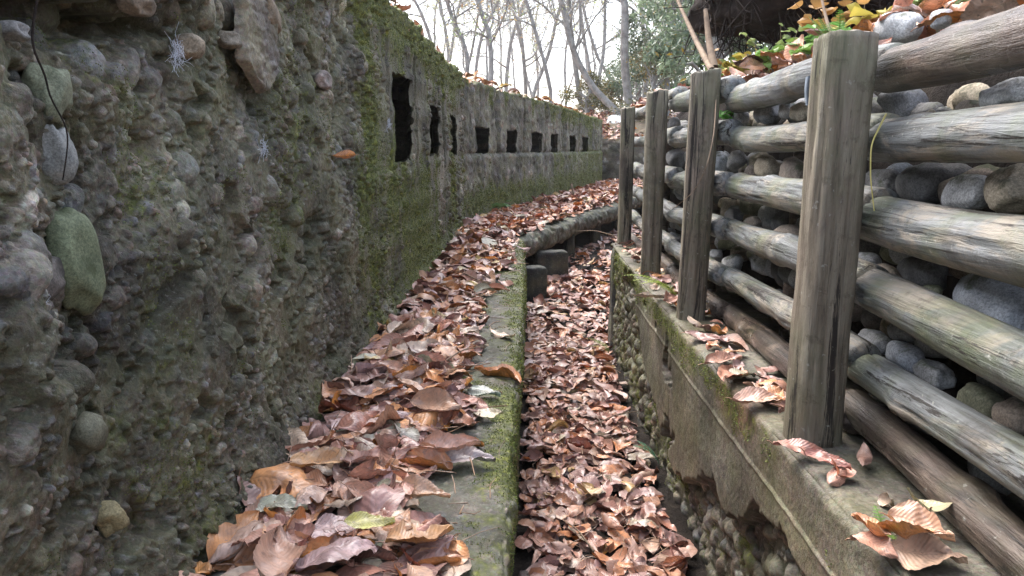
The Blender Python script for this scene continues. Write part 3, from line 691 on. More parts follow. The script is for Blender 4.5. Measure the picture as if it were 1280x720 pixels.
# per row and bay: z offset at start, end; radius at start, end
LD = {0: [(.000, -.010, .050, .044), (-.012, -.002, .044, .050), (.010, .032, .046, .040), (.040, .025, .044, .036)],
      1: [(.000, .000, .047, .043), (-.004, .010, .038, .040), (.014, .016, .044, .038), (.016, .005, .038, .034)],
      2: [(.004, -.006, .055, .050), (.000, .010, .048, .043), (.006, -.020, .044, .040), (-.016, -.012, .042, .038)],
      3: [(-.006, -.008, .050, .044), (.004, .012, .046, .040), (.008, -.026, .040, .038), (-.026, .005, .040, .034)],
      4: [(.012, -.008, .045, .038), (.004, .000, .038, .036), (-.002, -.028, .038, .034), (-.028, -.008, .036, .032)],
      5: [(.000, .006, .043, .038), (.006, -.010, .040, .036), (-.010, -.015, .034, .030), (-.010, -.03, .032, .03)]}
look = {0: 'dark brown', 1: 'pale grey', 2: 'stout grey', 3: 'grey knotty', 4: 'slim grey', 5: 'wet dark'}
for r_, (rn, z) in enumerate(rows):
    for b_, (ya, yb, bn) in enumerate(bays):
        za, zb_, ra, rb = LD[r_][b_]; sd_ = 100 + r_ * 7 + b_ * 3
        mt = M_LOGD if (r_ == 5 or (r_ == 0 and b_ == 0)) else M_LOG
        o = make_log((lx(ya) + (.012 if b_ % 2 else 0), ya, z + za), (lx(yb) + (.012 if b_ % 2 else 0) + (.02 if b_ == 3 else 0), yb, z + zb_), ra * .95, rb * .93, sd_, mt, 4, .010)
        tag(o, '%s log, %s row, %s' % (look[r_], rn, bn), 'log', 'logs laid along the bank')

# ================================================================== COBBLES BEHIND THE LOGS
def stone_geo(rx, ry, rz, seed, sub=3, ang=0.):
    V, F = ico(sub); d = V.copy()
    k = 1 + .24 * fbm3(d * 1.1 + seed * 5.3, 3, seed % 11) + .03 * fbm3(d * 5 + seed, 3, seed % 5)
    if ang: 
        g = np.random.RandomState(seed)
        for _ in range(7):
            nrm = g.randn(3); nrm /= np.linalg.norm(nrm); dt = d @ nrm; k = np.where(dt > .78, k * (.78 / np.maximum(dt, .01)) ** ang, k)
    p = np.sign(d) * np.abs(d) ** .86
    return p * k[:, None] * np.array([rx, ry, rz]), F
SCOL = {'grey': (.33, .335, .34), 'pale': (.50, .50, .49), 'blue': (.40, .425, .46), 'tan': (.42, .36, .27), 'dark': (.15, .148, .145), 'brown': (.28, .23, .185), 'olive': (.23, .235, .16)}
def put_stone(px, py, w, h, color, label, ang=0., rot=0., X0=.765, sub=4, group=None, name='cobble', cat='stone'):
    for _ in range(3):
        p = at_x(px, py, X0 + .012 * 0, .010); d = to_px(np.array(p[:]))[2]
        rh = h / 900 * d / 2 * 1.05; k = max(.2, abs(p.x) / math.hypot(p.x, p.y)); rw = w / 900 * d / 2 * 1.05
        ry = min(rw / k * .8, rh * 1.9); rx = min(rh, ry) * .9; X0n = .745 + rx * .6
        X0 = X0n if X0 > .7 else X0
    V, F = stone_geo(rx, ry, rh, int(px * 7 + py), sub, ang)
    o = mesh_np(name, V, F, M_STONE, None, np.broadcast_to(np.array(SCOL[color]), (len(V), 3)))
    o.location = p; o.rotation_euler = (rot, 0, 0)
    tag(o, label, cat, group or 'cobbles packed behind the log fence'); return o
HS = [
 (1262, 120, 62, 44, 'pale', 'pale speckled cobble on the second log at the right edge'), (1163, 141, 13, 8, 'tan', 'tiny tan pebble on the second log of the nearest bay'),
 (1212, 136, 46, 22, 'brown', 'brown stone beside the pale cobble behind the top log'), (962, 140, 27, 30, 'grey', 'grey upright egg-shaped cobble on the second log'),
 (984, 138, 20, 20, 'pale', 'small pale cobble between the grey egg-shaped and the tan cobbles'), (1003, 141, 34, 27, 'tan', 'tan cobble touching the thickest post below the top log'),
 (926, 148, 30, 20, 'grey', 'flat round grey cobble beside the second post on the second log'), (905, 150, 16, 16, 'brown', 'small brown cobble tucked against the second post'),
 (843, 156, 24, 16, 'dark', 'dark cobble under the top log beside the third post'),
 (1105, 229, 66, 38, 'dark', 'dark mossy cobble right of the thickest post above the third log'), (1157, 232, 52, 58, 'dark', 'dark grey block wedged between a mossy and a light cobble'),
 (1211, 240, 80, 44, 'pale', 'light grey long cobble with moss on its top'), (1268, 235, 46, 58, 'tan', 'sandy squarish cobble at the right edge above the third log'),
 (899, 202, 20, 24, 'blue', 'bluish cobble against the second post above the third log'), (921, 200, 26, 22, 'grey', 'oval grey cobble second from the second post'),
 (940, 214, 26, 16, 'brown', 'reddish brown cobble lying low on the third log'), (960, 209, 26, 28, 'tan', 'pointed tan stone standing on the third log'),
 (992, 214, 40, 32, 'brown', 'large brown-grey cobble by the thickest post on the third log'), (846, 200, 36, 26, 'dark', 'large dark cobble between the second and third posts under the second log'),
 (1082, 328, 44, 28, 'grey', 'smooth grey cobble right of the thickest post above the fourth log'), (1110, 345, 38, 26, 'brown', 'brown cobble lying beside a smooth grey one above the fourth log'), (1150, 345, 66, 46, 'dark', 'dark broad cobble in the shade of the third log'),
 (1243, 381, 100, 70, 'blue', 'big blue-grey granite cobble, largest behind the fence'), (1163, 364, 46, 18, 'olive', 'mossy flat stone left of the big blue-grey cobble'),
 (918, 268, 20, 20, 'dark', 'dark small cobble above the fourth log near the second post'), (940, 281, 24, 20, 'brown', 'brown cobble above the middle of the fourth log'), (986, 298, 34, 34, 'brown', 'angular brown stone left of the thickest post'), (1007, 310, 22, 26, 'tan', 'tan broken stone touching the thickest post on its far side'),
 (1093, 428, 40, 30, 'grey', 'rounded grey cobble right of the thickest post above the fifth log'), (1132, 448, 44, 34, 'blue', 'dusky cobble second from the thickest post above the fifth log'), (1168, 468, 40, 34, 'grey', 'grey cobble third from the thickest post above the fifth log'), (1225, 500, 60, 40, 'olive', 'greenish stone with moss above the fifth log near the right edge'), (1270, 520, 40, 44, 'brown', 'brown stone at the right edge above the fifth log'),
 (895, 319, 24, 18, 'grey', 'small grey cobble beside the second post above the fifth log'), (916, 329, 24, 22, 'pale', 'pale round cobble above the fifth log'), (1012, 388, 24, 26, 'pale', 'pale cobble behind the far side of the thickest post'),
 (1098, 503, 44, 24, 'dark', 'dark wet cobble between the fifth and lowest logs'), (1150, 560, 60, 22, 'olive', 'flat olive stone lying behind the lowest log'), (1220, 620, 60, 26, 'dark', 'dark flat stone behind the lowest log near the right edge')]
for i, (px, py, w, h, c, lab) in enumerate(HS):
    put_stone(px, py, w, h, c, lab, ang=(1. if i % 3 == 0 else .4), rot=random.uniform(-.15, .15))
for i, (px, py, w, h, c, lab) in enumerate([(1122, 36, 62, 34, 'pale', 'pale smooth stone among the leaves on top of the bank'), (1175, 24, 30, 20, 'grey', 'small grey stone on top of the bank beside the pale smooth one')]):
    p = at_x(px, py, .82, .01); d = to_px(np.array(p[:]))[2]
    V, F = stone_geo(w / 1800 * d * .8, w / 1800 * d * 1.15, h / 1800 * d * 1.2, 900 + i, 4, .3)
    o = mesh_np('cobble', V, F, M_STONE, None, np.broadcast_to(np.array(SCOL[c]), (len(V), 3))); o.location = p; tag(o, lab, 'stone', 'cobbles packed behind the log fence')
gr = np.random.RandomState(33)
gaps = [(.887, 'first and second'), (.740, 'second and third'), (.589, 'third and fourth'), (.439, 'fourth and fifth'), (.302, 'fifth and lowest')]
for gz, gname in gaps:
    for ya, yb, bn in bays:
        y = max(ya, .55) + .03
        while y < yb - .04:
            r = gr.uniform(.028, .056); rz = min(r * gr.uniform(.6, .95), .052)
            V, F = stone_geo(r * .9, r * gr.uniform(.9, 1.3), rz, gr.randint(1000), 3, gr.choice([0, .5, 1., 1.3]))
            ck = gr.choice(['grey', 'grey', 'pale', 'blue', 'dark', 'brown', 'tan', 'olive', 'grey']); c = SCOL[ck]
            o = mesh_np('cobble', V, F, M_STONE, None, np.broadcast_to(np.array(c) * gr.uniform(.7, 1.1), (len(V), 3)))
            o.location = (lx(y) + gr.uniform(.10, .15), y, gz + gr.uniform(-.04, .0)); o.rotation_euler = (gr.uniform(-.4, .4), gr.uniform(-.3, .3), gr.uniform(-.6, .6))
            tag(o, '%s %s cobble between %s logs, %s' % ('big' if r > .047 else ('small' if r < .036 else 'mid-sized'), ck, gname, bn), 'stone', 'cobbles filling the gap between the %s logs %s' % (gname, bn))
            y += r * 2.1 if r > .03 else .07

# loose stones set in the near wall
for i, (px, py, w, h, c, rot, lab) in enumerate([
    (95, 328, 56, 135, (.15, .17, .10), .25, 'green algae-covered flat stone'), (66, 190, 34, 90, (.26, .26, .245), .15, 'whitish streaked stone'), (60, 118, 50, 80, (.17, .18, .12), .1, 'mossy blocky stone'),
    (236, 58, 40, 30, (.26, .21, .15), 0, 'brown stone'), (335, 22, 62, 34, (.24, .185, .13), -.3, 'curved brown stone'), (404, 100, 32, 22, (.27, .22, .20), 0, 'pinkish oval stone'),
    (38, 500, 110, 36, (.15, .12, .095), -.25, 'long brown stone'), (64, 530, 58, 36, (.20, .19, .175), .2, 'grey stone'), (16, 562, 46, 44, (.17, .17, .12), 0, 'grey-green stone'), (136, 648, 26, 50, (.26, .22, .12), .3, 'yellowish stone'),
    (12, 40, 22, 28, (.22, .21, .20), 0, 'round grey stone'), (50, 350, 56, 50, (.12, .105, .095), .3, 'dark stone'), (110, 540, 50, 50, (.15, .145, .10), 0, 'olive stone'), (170, 8, 50, 26, (.22, .18, .14), 0, 'brown stone'), (285, 50, 26, 22, (.2, .17, .13), 0, 'brown stone'), (245, 478, 26, 20, (.19, .165, .14), 0, 'brown stone')]):
    p = px_wall(px, py); d = to_px(np.array(p[:]))[2]; k = .75
    V, F = stone_geo(.024 + w * 6e-5, w / 1800 * d / k, h / 1800 * d, 300 + i * 13, 4, 1.3)
    o = mesh_np('embedded_stone', V, F, M_STONE, WALL, np.broadcast_to(np.array(c), (len(V), 3)))
    o.matrix_parent_inverse = Matrix.Translation((.62, -1.3, 0)); o.location = p + Vector((.001, 0, 0)); o.rotation_euler = (rot, 0, .1); o['label'] = lab
# two remnants of the smooth cast skin
for px, py, w, h, sd_, lab in [(318, 55, 46, 118, 1, 'smooth concrete patch with a pointed foot')]:
    p = px_wall(px, py); d = to_px(np.array(p[:]))[2]; zt = h / 900 * d / 2; yt = w / 1800 * d / max(.2, abs(p.x) / p.y) * .95
    a = np.linspace(-1, 1, 60); bb = np.linspace(-1, 1, 60); A, B = np.meshgrid(a, bb, indexing='ij')
    wdt = np.where(B < -.45, np.clip((B + 1.05) / .6, .15, 1), 1) + .14 * fbm2(B * 3, A * 0, 3, sd_)
    edge = np.minimum(1 - np.abs(A), 1 - np.abs(B))
    Vp = np.stack([.026 * np.clip(edge * 9, 0, 1) ** .6 + .008 * fbm2(A * 3, B * 6, 4, sd_) - .014, A * yt * wdt, B * zt * (1 + .06 * fbm2(A * 3, B * 0, 2, sd_ + 4))], -1)
    o = mesh_np('smooth_patch', Vp.reshape(-1, 3), grid_faces(60, 60), M_CON, WALL, np.full((3600, 3), 1.) * np.array([.20, .165, .145]), moss=np.full(3600, .12) + .2 * fbm2(A * 2, B * 2, 2, 5).ravel())
    o.matrix_parent_inverse = Matrix.Translation((.62, -1.3, 0)); o.location = p + Vector((.012, 0, 0)); o['label'] = lab

# ================================================================== LEAVES
LC = [(.47, .22, .15), (.45, .165, .08), (.32, .10, .055), (.56, .31, .21), (.36, .195, .18), (.58, .235, .07), (.25, .11, .085), (.64, .42, .31), (.44, .30, .30), (.17, .08, .06), (.52, .26, .12), (.33, .15, .13)]
LN = ['pinkish brown', 'rust brown', 'deep russet', 'rosy tan', 'mauve brown', 'orange-brown', 'dark chocolate', 'pale pinkish tan', 'greyish purple', 'nearly black-brown', 'light chestnut brown', 'dull plum']
def leaf_geo(L, g, nu=16, nv=6, wid=.255, curl=None, bend=None, fold=None, col=None):
    u = np.linspace(0, 1, nu); v = np.linspace(-1, 1, nv + 1); U, Vv = np.meshgrid(u, v, indexing='ij')
    w = np.sin(np.pi * np.clip(U, 0.0, 1) ** .82) ** .84 * (1 - .28 * U) * 1.12 * wid * L
    w = w * g.uniform(.75, 1.3) * (1 + .16 * g.uniform(-1, 1) * np.sin(U * 5 + g.uniform(0, 6))) * (1 + .22 * fbm2(U * 3.5 + g.uniform(0, 90), np.sign(Vv) * 2.5 + .5, 3, 9))
    if g.rand() < .22: w = w * (1 - g.uniform(.4, .9) * sstep(.10, .0, np.abs(U - g.uniform(.35, .9))) * (Vv * g.choice([-1, 1]) > .1))
    teeth = ((U * 15 + .4) % 1.0); w = w * (1 + (.07 * (teeth - .4)) * (np.abs(Vv) > .95)) + .0015
    curl = g.normal(0, 1.) if curl is None else curl; bend = g.normal(0, 1.1) if bend is None else bend; fold = g.uniform(-.1, .6) if fold is None else fold
    cc = curl * (1 + .8 * (U - .5) * g.uniform(-1, 1)) + 1e-3; a = cc * Vv; y = w * .5 * np.sin(a) / cc; z = w * .5 * (1 - np.cos(a)) / cc
    y = y * 2; z = z * 2 + np.abs(Vv) * w * fold * .35
    z = z + .0075 * L * np.sin(U * 15 * 2 * np.pi / 2.0 + np.abs(Vv) * 2.2 + g.uniform(0, 6)) * np.abs(Vv) * min(1, nu / 18) + .13 * L * fbm2(U * 3 + g.uniform(0, 50), Vv * 1.3 + g.uniform(0, 50), 3, 3)
    b = bend + 1e-3; t = b * (U - .5); x0 = L * np.sin(t) / b; zz_ = L * (1 - np.cos(t)) / b
    nx, nz = -np.sin(t), np.cos(t)
    tw = g.normal(0, .5) * (U - .5); y2 = y * np.cos(tw) - z * np.sin(tw); z2 = y * np.sin(tw) + z * np.cos(tw)
    Vx = np.stack([x0 + nx * z2, y2 + .04 * L * np.sin(U * 3 + g.uniform(0, 6)), zz_ + nz * z2], -1).reshape(-1, 3)
    Vx[:, 2] -= Vx[:, 2].mean()
    c = np.array(LC[g.randint(len(LC))] if col is None else col) * (g.uniform(.72, 1.15) if col is None else 1)
    C = np.broadcast_to(c, Vx.shape).reshape(nu, nv + 1, 3).copy()
    C *= (1 - .35 * sstep(.75, 1, np.abs(Vv)) * g.rand())[..., None]
    uv = np.stack([U, Vv * .5 + .5], -1).reshape(-1, 2)
    return Vx, grid_faces(nu, nv + 1), C.reshape(-1, 3), uv
def stem_geo(V, nu, nv, L, g):
    a = V[(nv + 1) // 2]; b = V[(nv + 1) + (nv + 1) // 2]; d = (a - b) / (np.linalg.norm(a - b) + 1e-9)
    return tube_geo([b, a, a + d * L * .07 + [0, 0, .002], a + d * L * .13], [.0011, .0013, .0011, .0009], 5)
def rotm(yaw, tx, ty): return np.array((Matrix.Rotation(yaw, 3, 'Z') @ Matrix.Rotation(tx, 3, 'X') @ Matrix.Rotation(ty, 3, 'Y')))
def leaf_object(p, L, yaw, tx, ty, g, label, group='chestnut leaves fallen in the trench', **k):
    V, F, C, uv = leaf_geo(L, g, 31, 10, **k); Vs, Fs = stem_geo(V, 31, 10, L, g)
    m = Parts(); m.add(V, F, C, uv); m.add(Vs, Fs, (.25, .13, .08), np.full((len(Vs), 2), (.5)))
    o = m.build('fallen_leaf', M_LEAF); o.location = p
    o.rotation_mode = 'QUATERNION'; o.rotation_quaternion = Matrix(rotm(yaw, tx, ty)).to_quaternion(); tag(o, label, 'leaf', group); return o
cname = {}
def colour_word(c):
    r, g_, b = c
    if g_ > r * .85: return 'green'
    if r > .45 and g_ / r > .6: return 'pale tan'
    if r < .24: return 'dark brown'
    if g_ / r < .47: return 'rust brown'
    if b / r > .58: return 'purplish brown'
    return 'brown'
gl = np.random.RandomState(99)
OR = (.62, .24, .045)
hand = [  # px, py, z, length, yaw deg, tilt x, tilt y, colour, label, options
 (293, 668, .045, .135, 62, .3, -.35, (.60, .25, .05), 'orange leaf standing up against the foot of the left wall', dict(curl=.9, bend=.3)),
 (238, 711, .03, .09, 160, .1, 0, (.66, .27, .03), 'small bright orange leaf at the bottom edge by the left wall', dict(curl=.3, bend=.3)),
 (462, 652, .065, .10, 10, .1, .1, (.46, .47, .07), 'yellow-green leaf lying on the brown leaves near the bottom', dict(curl=.5, bend=.4)),
 (350, 632, .05, .12, -8, .1, 0, (.36, .42, .30), 'pale grey-green leaf showing its underside near the left wall', dict(curl=.4, bend=.4)),
 (352, 690, .07, .16, 118, .25, -.1, (.46, .25, .16), 'large pinkish brown leaf pointing at the camera near the bottom', dict(curl=.8, bend=.8)),
 (425, 690, .065, .17, 40, -.15, .1, (.36, .24, .26), 'large glossy purplish leaf with sharp veins at the bottom', dict(curl=-.35, bend=-.4)),
 (525, 668, .05, .14, 20, -.3, 0, (.50, .27, .10), 'broad golden brown leaf folded over near the bare ledge', dict(curl=.6, bend=.9, wid=.42)),
 (402, 573, .075, .15, 35, .4, .1, (.58, .33, .13), 'long yellowish tan leaf lying diagonally beside the left wall', dict(curl=.8, bend=.3)),
 (482, 550, .07, .13, 120, .45, .2, (.52, .30, .24), 'pinkish crescent-shaped curled leaf', dict(curl=1.4, bend=1.5)),
 (563, 556, .06, .16, 18, .3, .05, (.50, .28, .20), 'long narrow pinkish leaf curled like a boat near the ledge edge', dict(curl=1.3, bend=.6, wid=.22)),
 (545, 505, .075, .17, -20, .35, 0, (.38, .20, .11), 'large ribbed brown leaf raised on edge in the middle of the ledge', dict(curl=.8, bend=.5)),
 (520, 485, .08, .16, -50, -.4, .1, (.55, .34, .22), 'tall tan leaf leaning behind the ribbed brown one', dict(curl=.5, bend=.5)),
 (605, 490, .02, .12, -28, .05, 0, (.34, .43, .36), 'pale blue-green leaf lying flat near the ledge edge', dict(curl=.3, bend=.2)),
 (610, 516, .02, .09, 5, .1, 0, (.58, .52, .33), 'cream coloured leaf lying beside the blue-green one', dict(curl=.4, bend=.3, wid=.4)),
 (508, 538, .055, .075, 60, .1, .1, (.24, .27, .23), 'roundish grey-green dead leaf', dict(curl=.3, bend=.3, wid=.6)),
 (530, 613, .05, .12, -12, .35, 0, (.50, .30, .17), 'tan leaf curled over on the edge of the heap', dict(curl=1.0, bend=-.9)),
 (455, 575, .06, .13, 75, .1, .3, (.45, .27, .22), 'rosy brown leaf tilted up in the heap near the wall', dict(curl=.5, bend=.6)),
 (585, 572, .03, .14, 4, .15, 0, (.34, .31, .33), 'greyish mauve leaf on the bare concrete', dict(curl=.5, bend=-.3)),
 (380, 600, .05, .13, 160, -.3, 0, (.40, .15, .05), 'dark rust leaf deep in the heap by the left wall', dict(curl=.8, bend=.3)),
 (600, 312, .03, .22, 5, .2, 0, (.50, .24, .10), 'orange-brown leaf lying on the near corner of the bench slab', dict(curl=.7, bend=.3)),
 (720, 245, .06, .20, 0, .1, 0, (.50, .22, .08), 'orange leaf on the bench slab near the far bend', dict()),
 (413, 194, None, .075, 200, .8, .1, (.50, .19, .05), 'rust orange leaf caught on the rough left wall', dict(curl=1., bend=.5)),
 (1034, 574, .235, .085, -38, .3, .1, (.34, .10, .075), 'dark red leaf curled at the foot of the thickest post', dict(curl=1., bend=.6)),
 (1000, 560, .22, .10, -20, .15, 0, (.42, .17, .13), 'reddish leaf pressed flat in front of the thickest post', dict(curl=.5, bend=.3)),
 (1050, 585, .225, .05, 60, .3, 0, (.44, .15, .08), 'small rust red leaf right of the thickest post foot', dict(curl=1., bend=.5, wid=.5)),
 (1128, 660, .24, .085, 150, .35, .2, (.56, .25, .07), 'orange leaf in the clump on the wall top at the lower right', dict(curl=.7, bend=.5, wid=.5)),
 (1085, 655, .235, .07, 100, .5, .1, (.58, .24, .08), 'orange-red leaf standing at the wall top edge, lower right', dict(curl=.8, bend=.3, wid=.45)),
 (1150, 655, .25, .09, -40, .3, 0, (.60, .36, .22), 'peach coloured narrow leaf in the lower right clump', dict(curl=.9, bend=.4, wid=.25)),
 (1160, 690, .22, .10, -25, .1, 0, (.50, .33, .22), 'tan crinkled leaf flat on the wall top at the lower right', dict(curl=.5, bend=.3, wid=.45)),
 (1092, 680, .22, .07, -50, .2, 0, (.45, .20, .12), 'brown leaf hanging over the wall edge, lower right', dict(curl=.6, bend=-.6, wid=.4)),
 (1155, 628, .25, .05, 80, .3, .1, (.42, .42, .22), 'pale yellow-green dead leaf leaning on the lowest log', dict(curl=.8, bend=.3, wid=.6)),
 (950, 497, .22, .12, -15, .2, 0, (.52, .32, .24), 'tan leaf with curled rims on the wall top before the thickest post', dict(curl=.8, bend=.3)),
 (905, 448, .22, .13, 20, .2, 0, (.46, .25, .18), 'pinkish brown leaf on the wall top in the nearer bay', dict(curl=.8, bend=.3)),
 (915, 465, .22, .12, 60, .2, 0, (.44, .17, .09), 'rust leaf on the wall top beside a pinkish one', dict(curl=.8, bend=.3)),
 (880, 420, .22, .13, -40, .2, 0, (.28, .14, .13), 'dark plum coloured leaf on the wall top past the second post', dict(curl=.8, bend=.3)),
 (840, 372, .24, .12, 50, .6, 0, (.38, .17, .12), 'brown leaf leaning at the foot of the second post', dict(curl=.8, bend=.3)),
 (812, 370, .215, .12, 0, .1, 0, (.55, .45, .36), 'pale leaf at the wall edge under the fern frond', dict(curl=.8, bend=.3)),
 (735, 612, -.40, .10, 100, .2, .2, (.50, .36, .16), 'yellowish ribbed leaf on the trench floor', dict(curl=.5, bend=.6, wid=.45)),
 (765, 650, -.41, .12, -60, .2, 0, (.42, .19, .11), 'brown leaf near a small fern on the trench floor', dict()),
]
used = []
for i, (px, py, z, L, yaw, tx, ty, c, lab, k) in enumerate(hand):
    if z is None: p = px_wall(px, py) + Vector((.045, 0, 0))
    else: p = at_z(px, py, z)
    leaf_object(p, L, R(yaw), tx, ty, np.random.RandomState(500 + i), lab, col=c, **k)
# leaves on the log fence's top and on the left wall's top
for i, (px, py, X0, L, yaw, tx, ty, c, lab) in enumerate([
 (1097, 33, .80, .10, 60, .9, -.5, (.62, .22, .05), 'bright orange leaf beside the nearest post top on the bank'), (1096, 62, .735, .10, 40, .5, -.5, (.56, .26, .16), 'curled orange-pink leaf hanging over the top log at the nearest post'),
 (1150, 12, .88, .13, 10, .5, 0, (.60, .42, .34), 'pale pinkish leaf over the stone on top of the bank'), (1190, 22, .84, .14, -65, .4, 0, (.58, .22, .05), 'orange leaf lying along the top log at the upper right'),
 (1230, 14, .80, .16, 85, .3, .1, (.62, .44, .36), 'long pale pink leaf lying along the top log at the upper right'), (1255, 3, .84, .13, 70, .3, 0, (.50, .20, .07), 'rust leaf at the upper right corner'), (1170, 2, .92, .12, 100, .5, 0, (.56, .27, .1), 'orange-brown leaf behind the pale pinkish one'),
 (1000, 74, .77, .12, 80, .3, 0, (.52, .19, .06), 'rust orange leaf on the top log beyond the thickest post'), (975, 77, .78, .12, 60, .2, 0, (.48, .17, .08), 'rust leaf on the top log, second beyond the thickest post')]):
    p = at_x(px, py, X0, .01); leaf_object(p, L, R(yaw), tx, ty, np.random.RandomState(700 + i), lab, 'leaves on top of the log bank', col=c)
for i, (px, py, Y_, L, c, lab) in enumerate([(591, 97, 7.3, .26, (.66, .27, .03), 'big orange leaf on top of the mossy wall at its bend'), (638, 108, 8.3, .22, (.6, .42, .05), 'yellow leaf on top of the wall past its bend'), (520, 38, 4.0, .12, (.62, .3, .08), 'orange leaf on top of the near wall against the sky'), (690, 125, 10.4, .25, (.6, .3, .1), 'orange leaf on the far end of the wall top')]):
    p = at_d(px, py, Y_); leaf_object((p.x - .05, p.y, p.z + .01), L, R(20 + 40 * i), .5, -.3, np.random.RandomState(720 + i), lab, 'leaves on top of the left wall', col=c)

# the litter: positions with their own pose, then the largest in view become objects and the rest one carpet
cand = []
def pf_x(path, y): return np.interp(y, [p[1] for p in path], [p[0] for p in path])
def add(x, y, z, L, tilt, cls): cand.append((x, y, z, L, gl.uniform(0, 2 * np.pi), gl.normal(0, tilt), gl.normal(0, tilt), cls))
def wallx(y): return pf_x(LW, y)
for _ in range(1230):                                     # ledge
    y = gl.uniform(.7, 6.3); xl = wallx(y); xr = pf_x(path_l, y)
    t = gl.rand() ** 1.15; edge = .69 + .16 * fbm2(np.array([y * 2.2]), np.array([1.]), 3, 140)[0] + .12 * (y > 4.5)
    if t > edge and gl.rand() > .05: t *= edge
    add(xl + .04 + (xr - xl - .05) * t, y, .010 + gl.rand() * (.042 * (1 - t) + .010) * (1 if t < edge else .3), gl.uniform(.09, .215) * (.85 if t > .6 else 1), .24 if t < edge * .9 else .16, 'ledge')
for _ in range(2300):                                     # trench floor
    y = gl.uniform(.9, 6.6); x0 = pf_x(path_l, y) + .02; x1 = pf_x(path_r[::-1], y) - .03 if y < 4.4 else .75 + .5 * (y - 4.4) 
    x = gl.uniform(x0, x1)
    if y > 5.5 and x < .3: continue
    add(x, y, floor_z(x, y) + .012 + gl.rand() * .028, gl.uniform(.06, .15), .20, 'floor')
for _ in range(1500):                                     # floor past the end of the wall
    y = gl.uniform(5.5, 13); x0 = pf_x(path_s, y) - .1; x = x0 + gl.rand() * 1.5
    add(x, y, floor_z(x, y) + .01 + gl.rand() * .04, gl.uniform(.09, .16), .35, 'floor')
for _ in range(2900):                                     # bench slab
    y = gl.uniform(5.9, 14.2); xl = wallx(y); xr = pf_x(path_s, y) - .06 - .10 * gl.rand(); x = gl.uniform(xl + .05, max(xr, xl + .1))
    add(x, y, .03 + gl.rand() * .05 * (1 + (y > 9)), gl.uniform(.10, .19), .34, 'slab')
for _ in range(115):                                      # top of the retaining wall
    y = gl.uniform(.7, 4.4); xr = pf_x(path_r[::-1], y); t = gl.rand()
    if y < 1.5 and gl.rand() < .6: continue
    add(xr + .03 + .10 * t, y, .212 + gl.rand() * .012, gl.uniform(.04, .10), .2, 'wall')
for _ in range(900):                                      # bank above the logs
    y = gl.uniform(.6, 5.5); t = gl.rand() ** 1.3; x = .84 + t * 1.9
    add(x, y, 1.04 + max(0, x - 1.2) * .2 + gl.rand() * .05, gl.uniform(.08, .15), .45, 'bank')
for _ in range(1800):                                     # slope above the far end wall
    y = gl.uniform(15.0, 19); x = gl.uniform(.2, 5.2); add(x, y, .93 + (y - 15.2) * .17 + gl.rand() * .06, gl.uniform(.12, .22), .4, 'far')
for _ in range(260):                                      # wall tops
    y = gl.uniform(3, 13); add(wallx(y) - gl.uniform(.02, .36), y, 1.46 - max(0, y - 7) * .033 + gl.rand() * .03, gl.uniform(.08, .16), .4, 'top')
cand = np.array([c[:7] for c in cand], float), [c[7] for c in cand]
PX, PY, DD = to_px(cand[0][:, :3]); infr = (PX > 10) & (PX < 1270) & (PY > 5) & (PY < 716) & (DD > .2)
blocked = np.array([c in ('far', 'bank') for c in cand[1]]); size = np.where(infr & ~blocked, cand[0][:, 3] / DD, 0) * np.array([1.0 if c == 'ledge' else (.9 if c == 'floor' else 1.1) for c in cand[1]])
size *= (cand[0][:, 2] > np.where(np.array(cand[1]) == 'floor', -.455, -9))
order = np.argsort(-size); top_n = set(order[:262].tolist())
where = {'ledge': 'in the litter on the concrete ledge', 'floor': 'on the trench floor', 'slab': 'on the bench slab', 'wall': 'on the low right wall', 'top': 'on the wall top', 'bank': 'on the bank'}
litter = Parts()
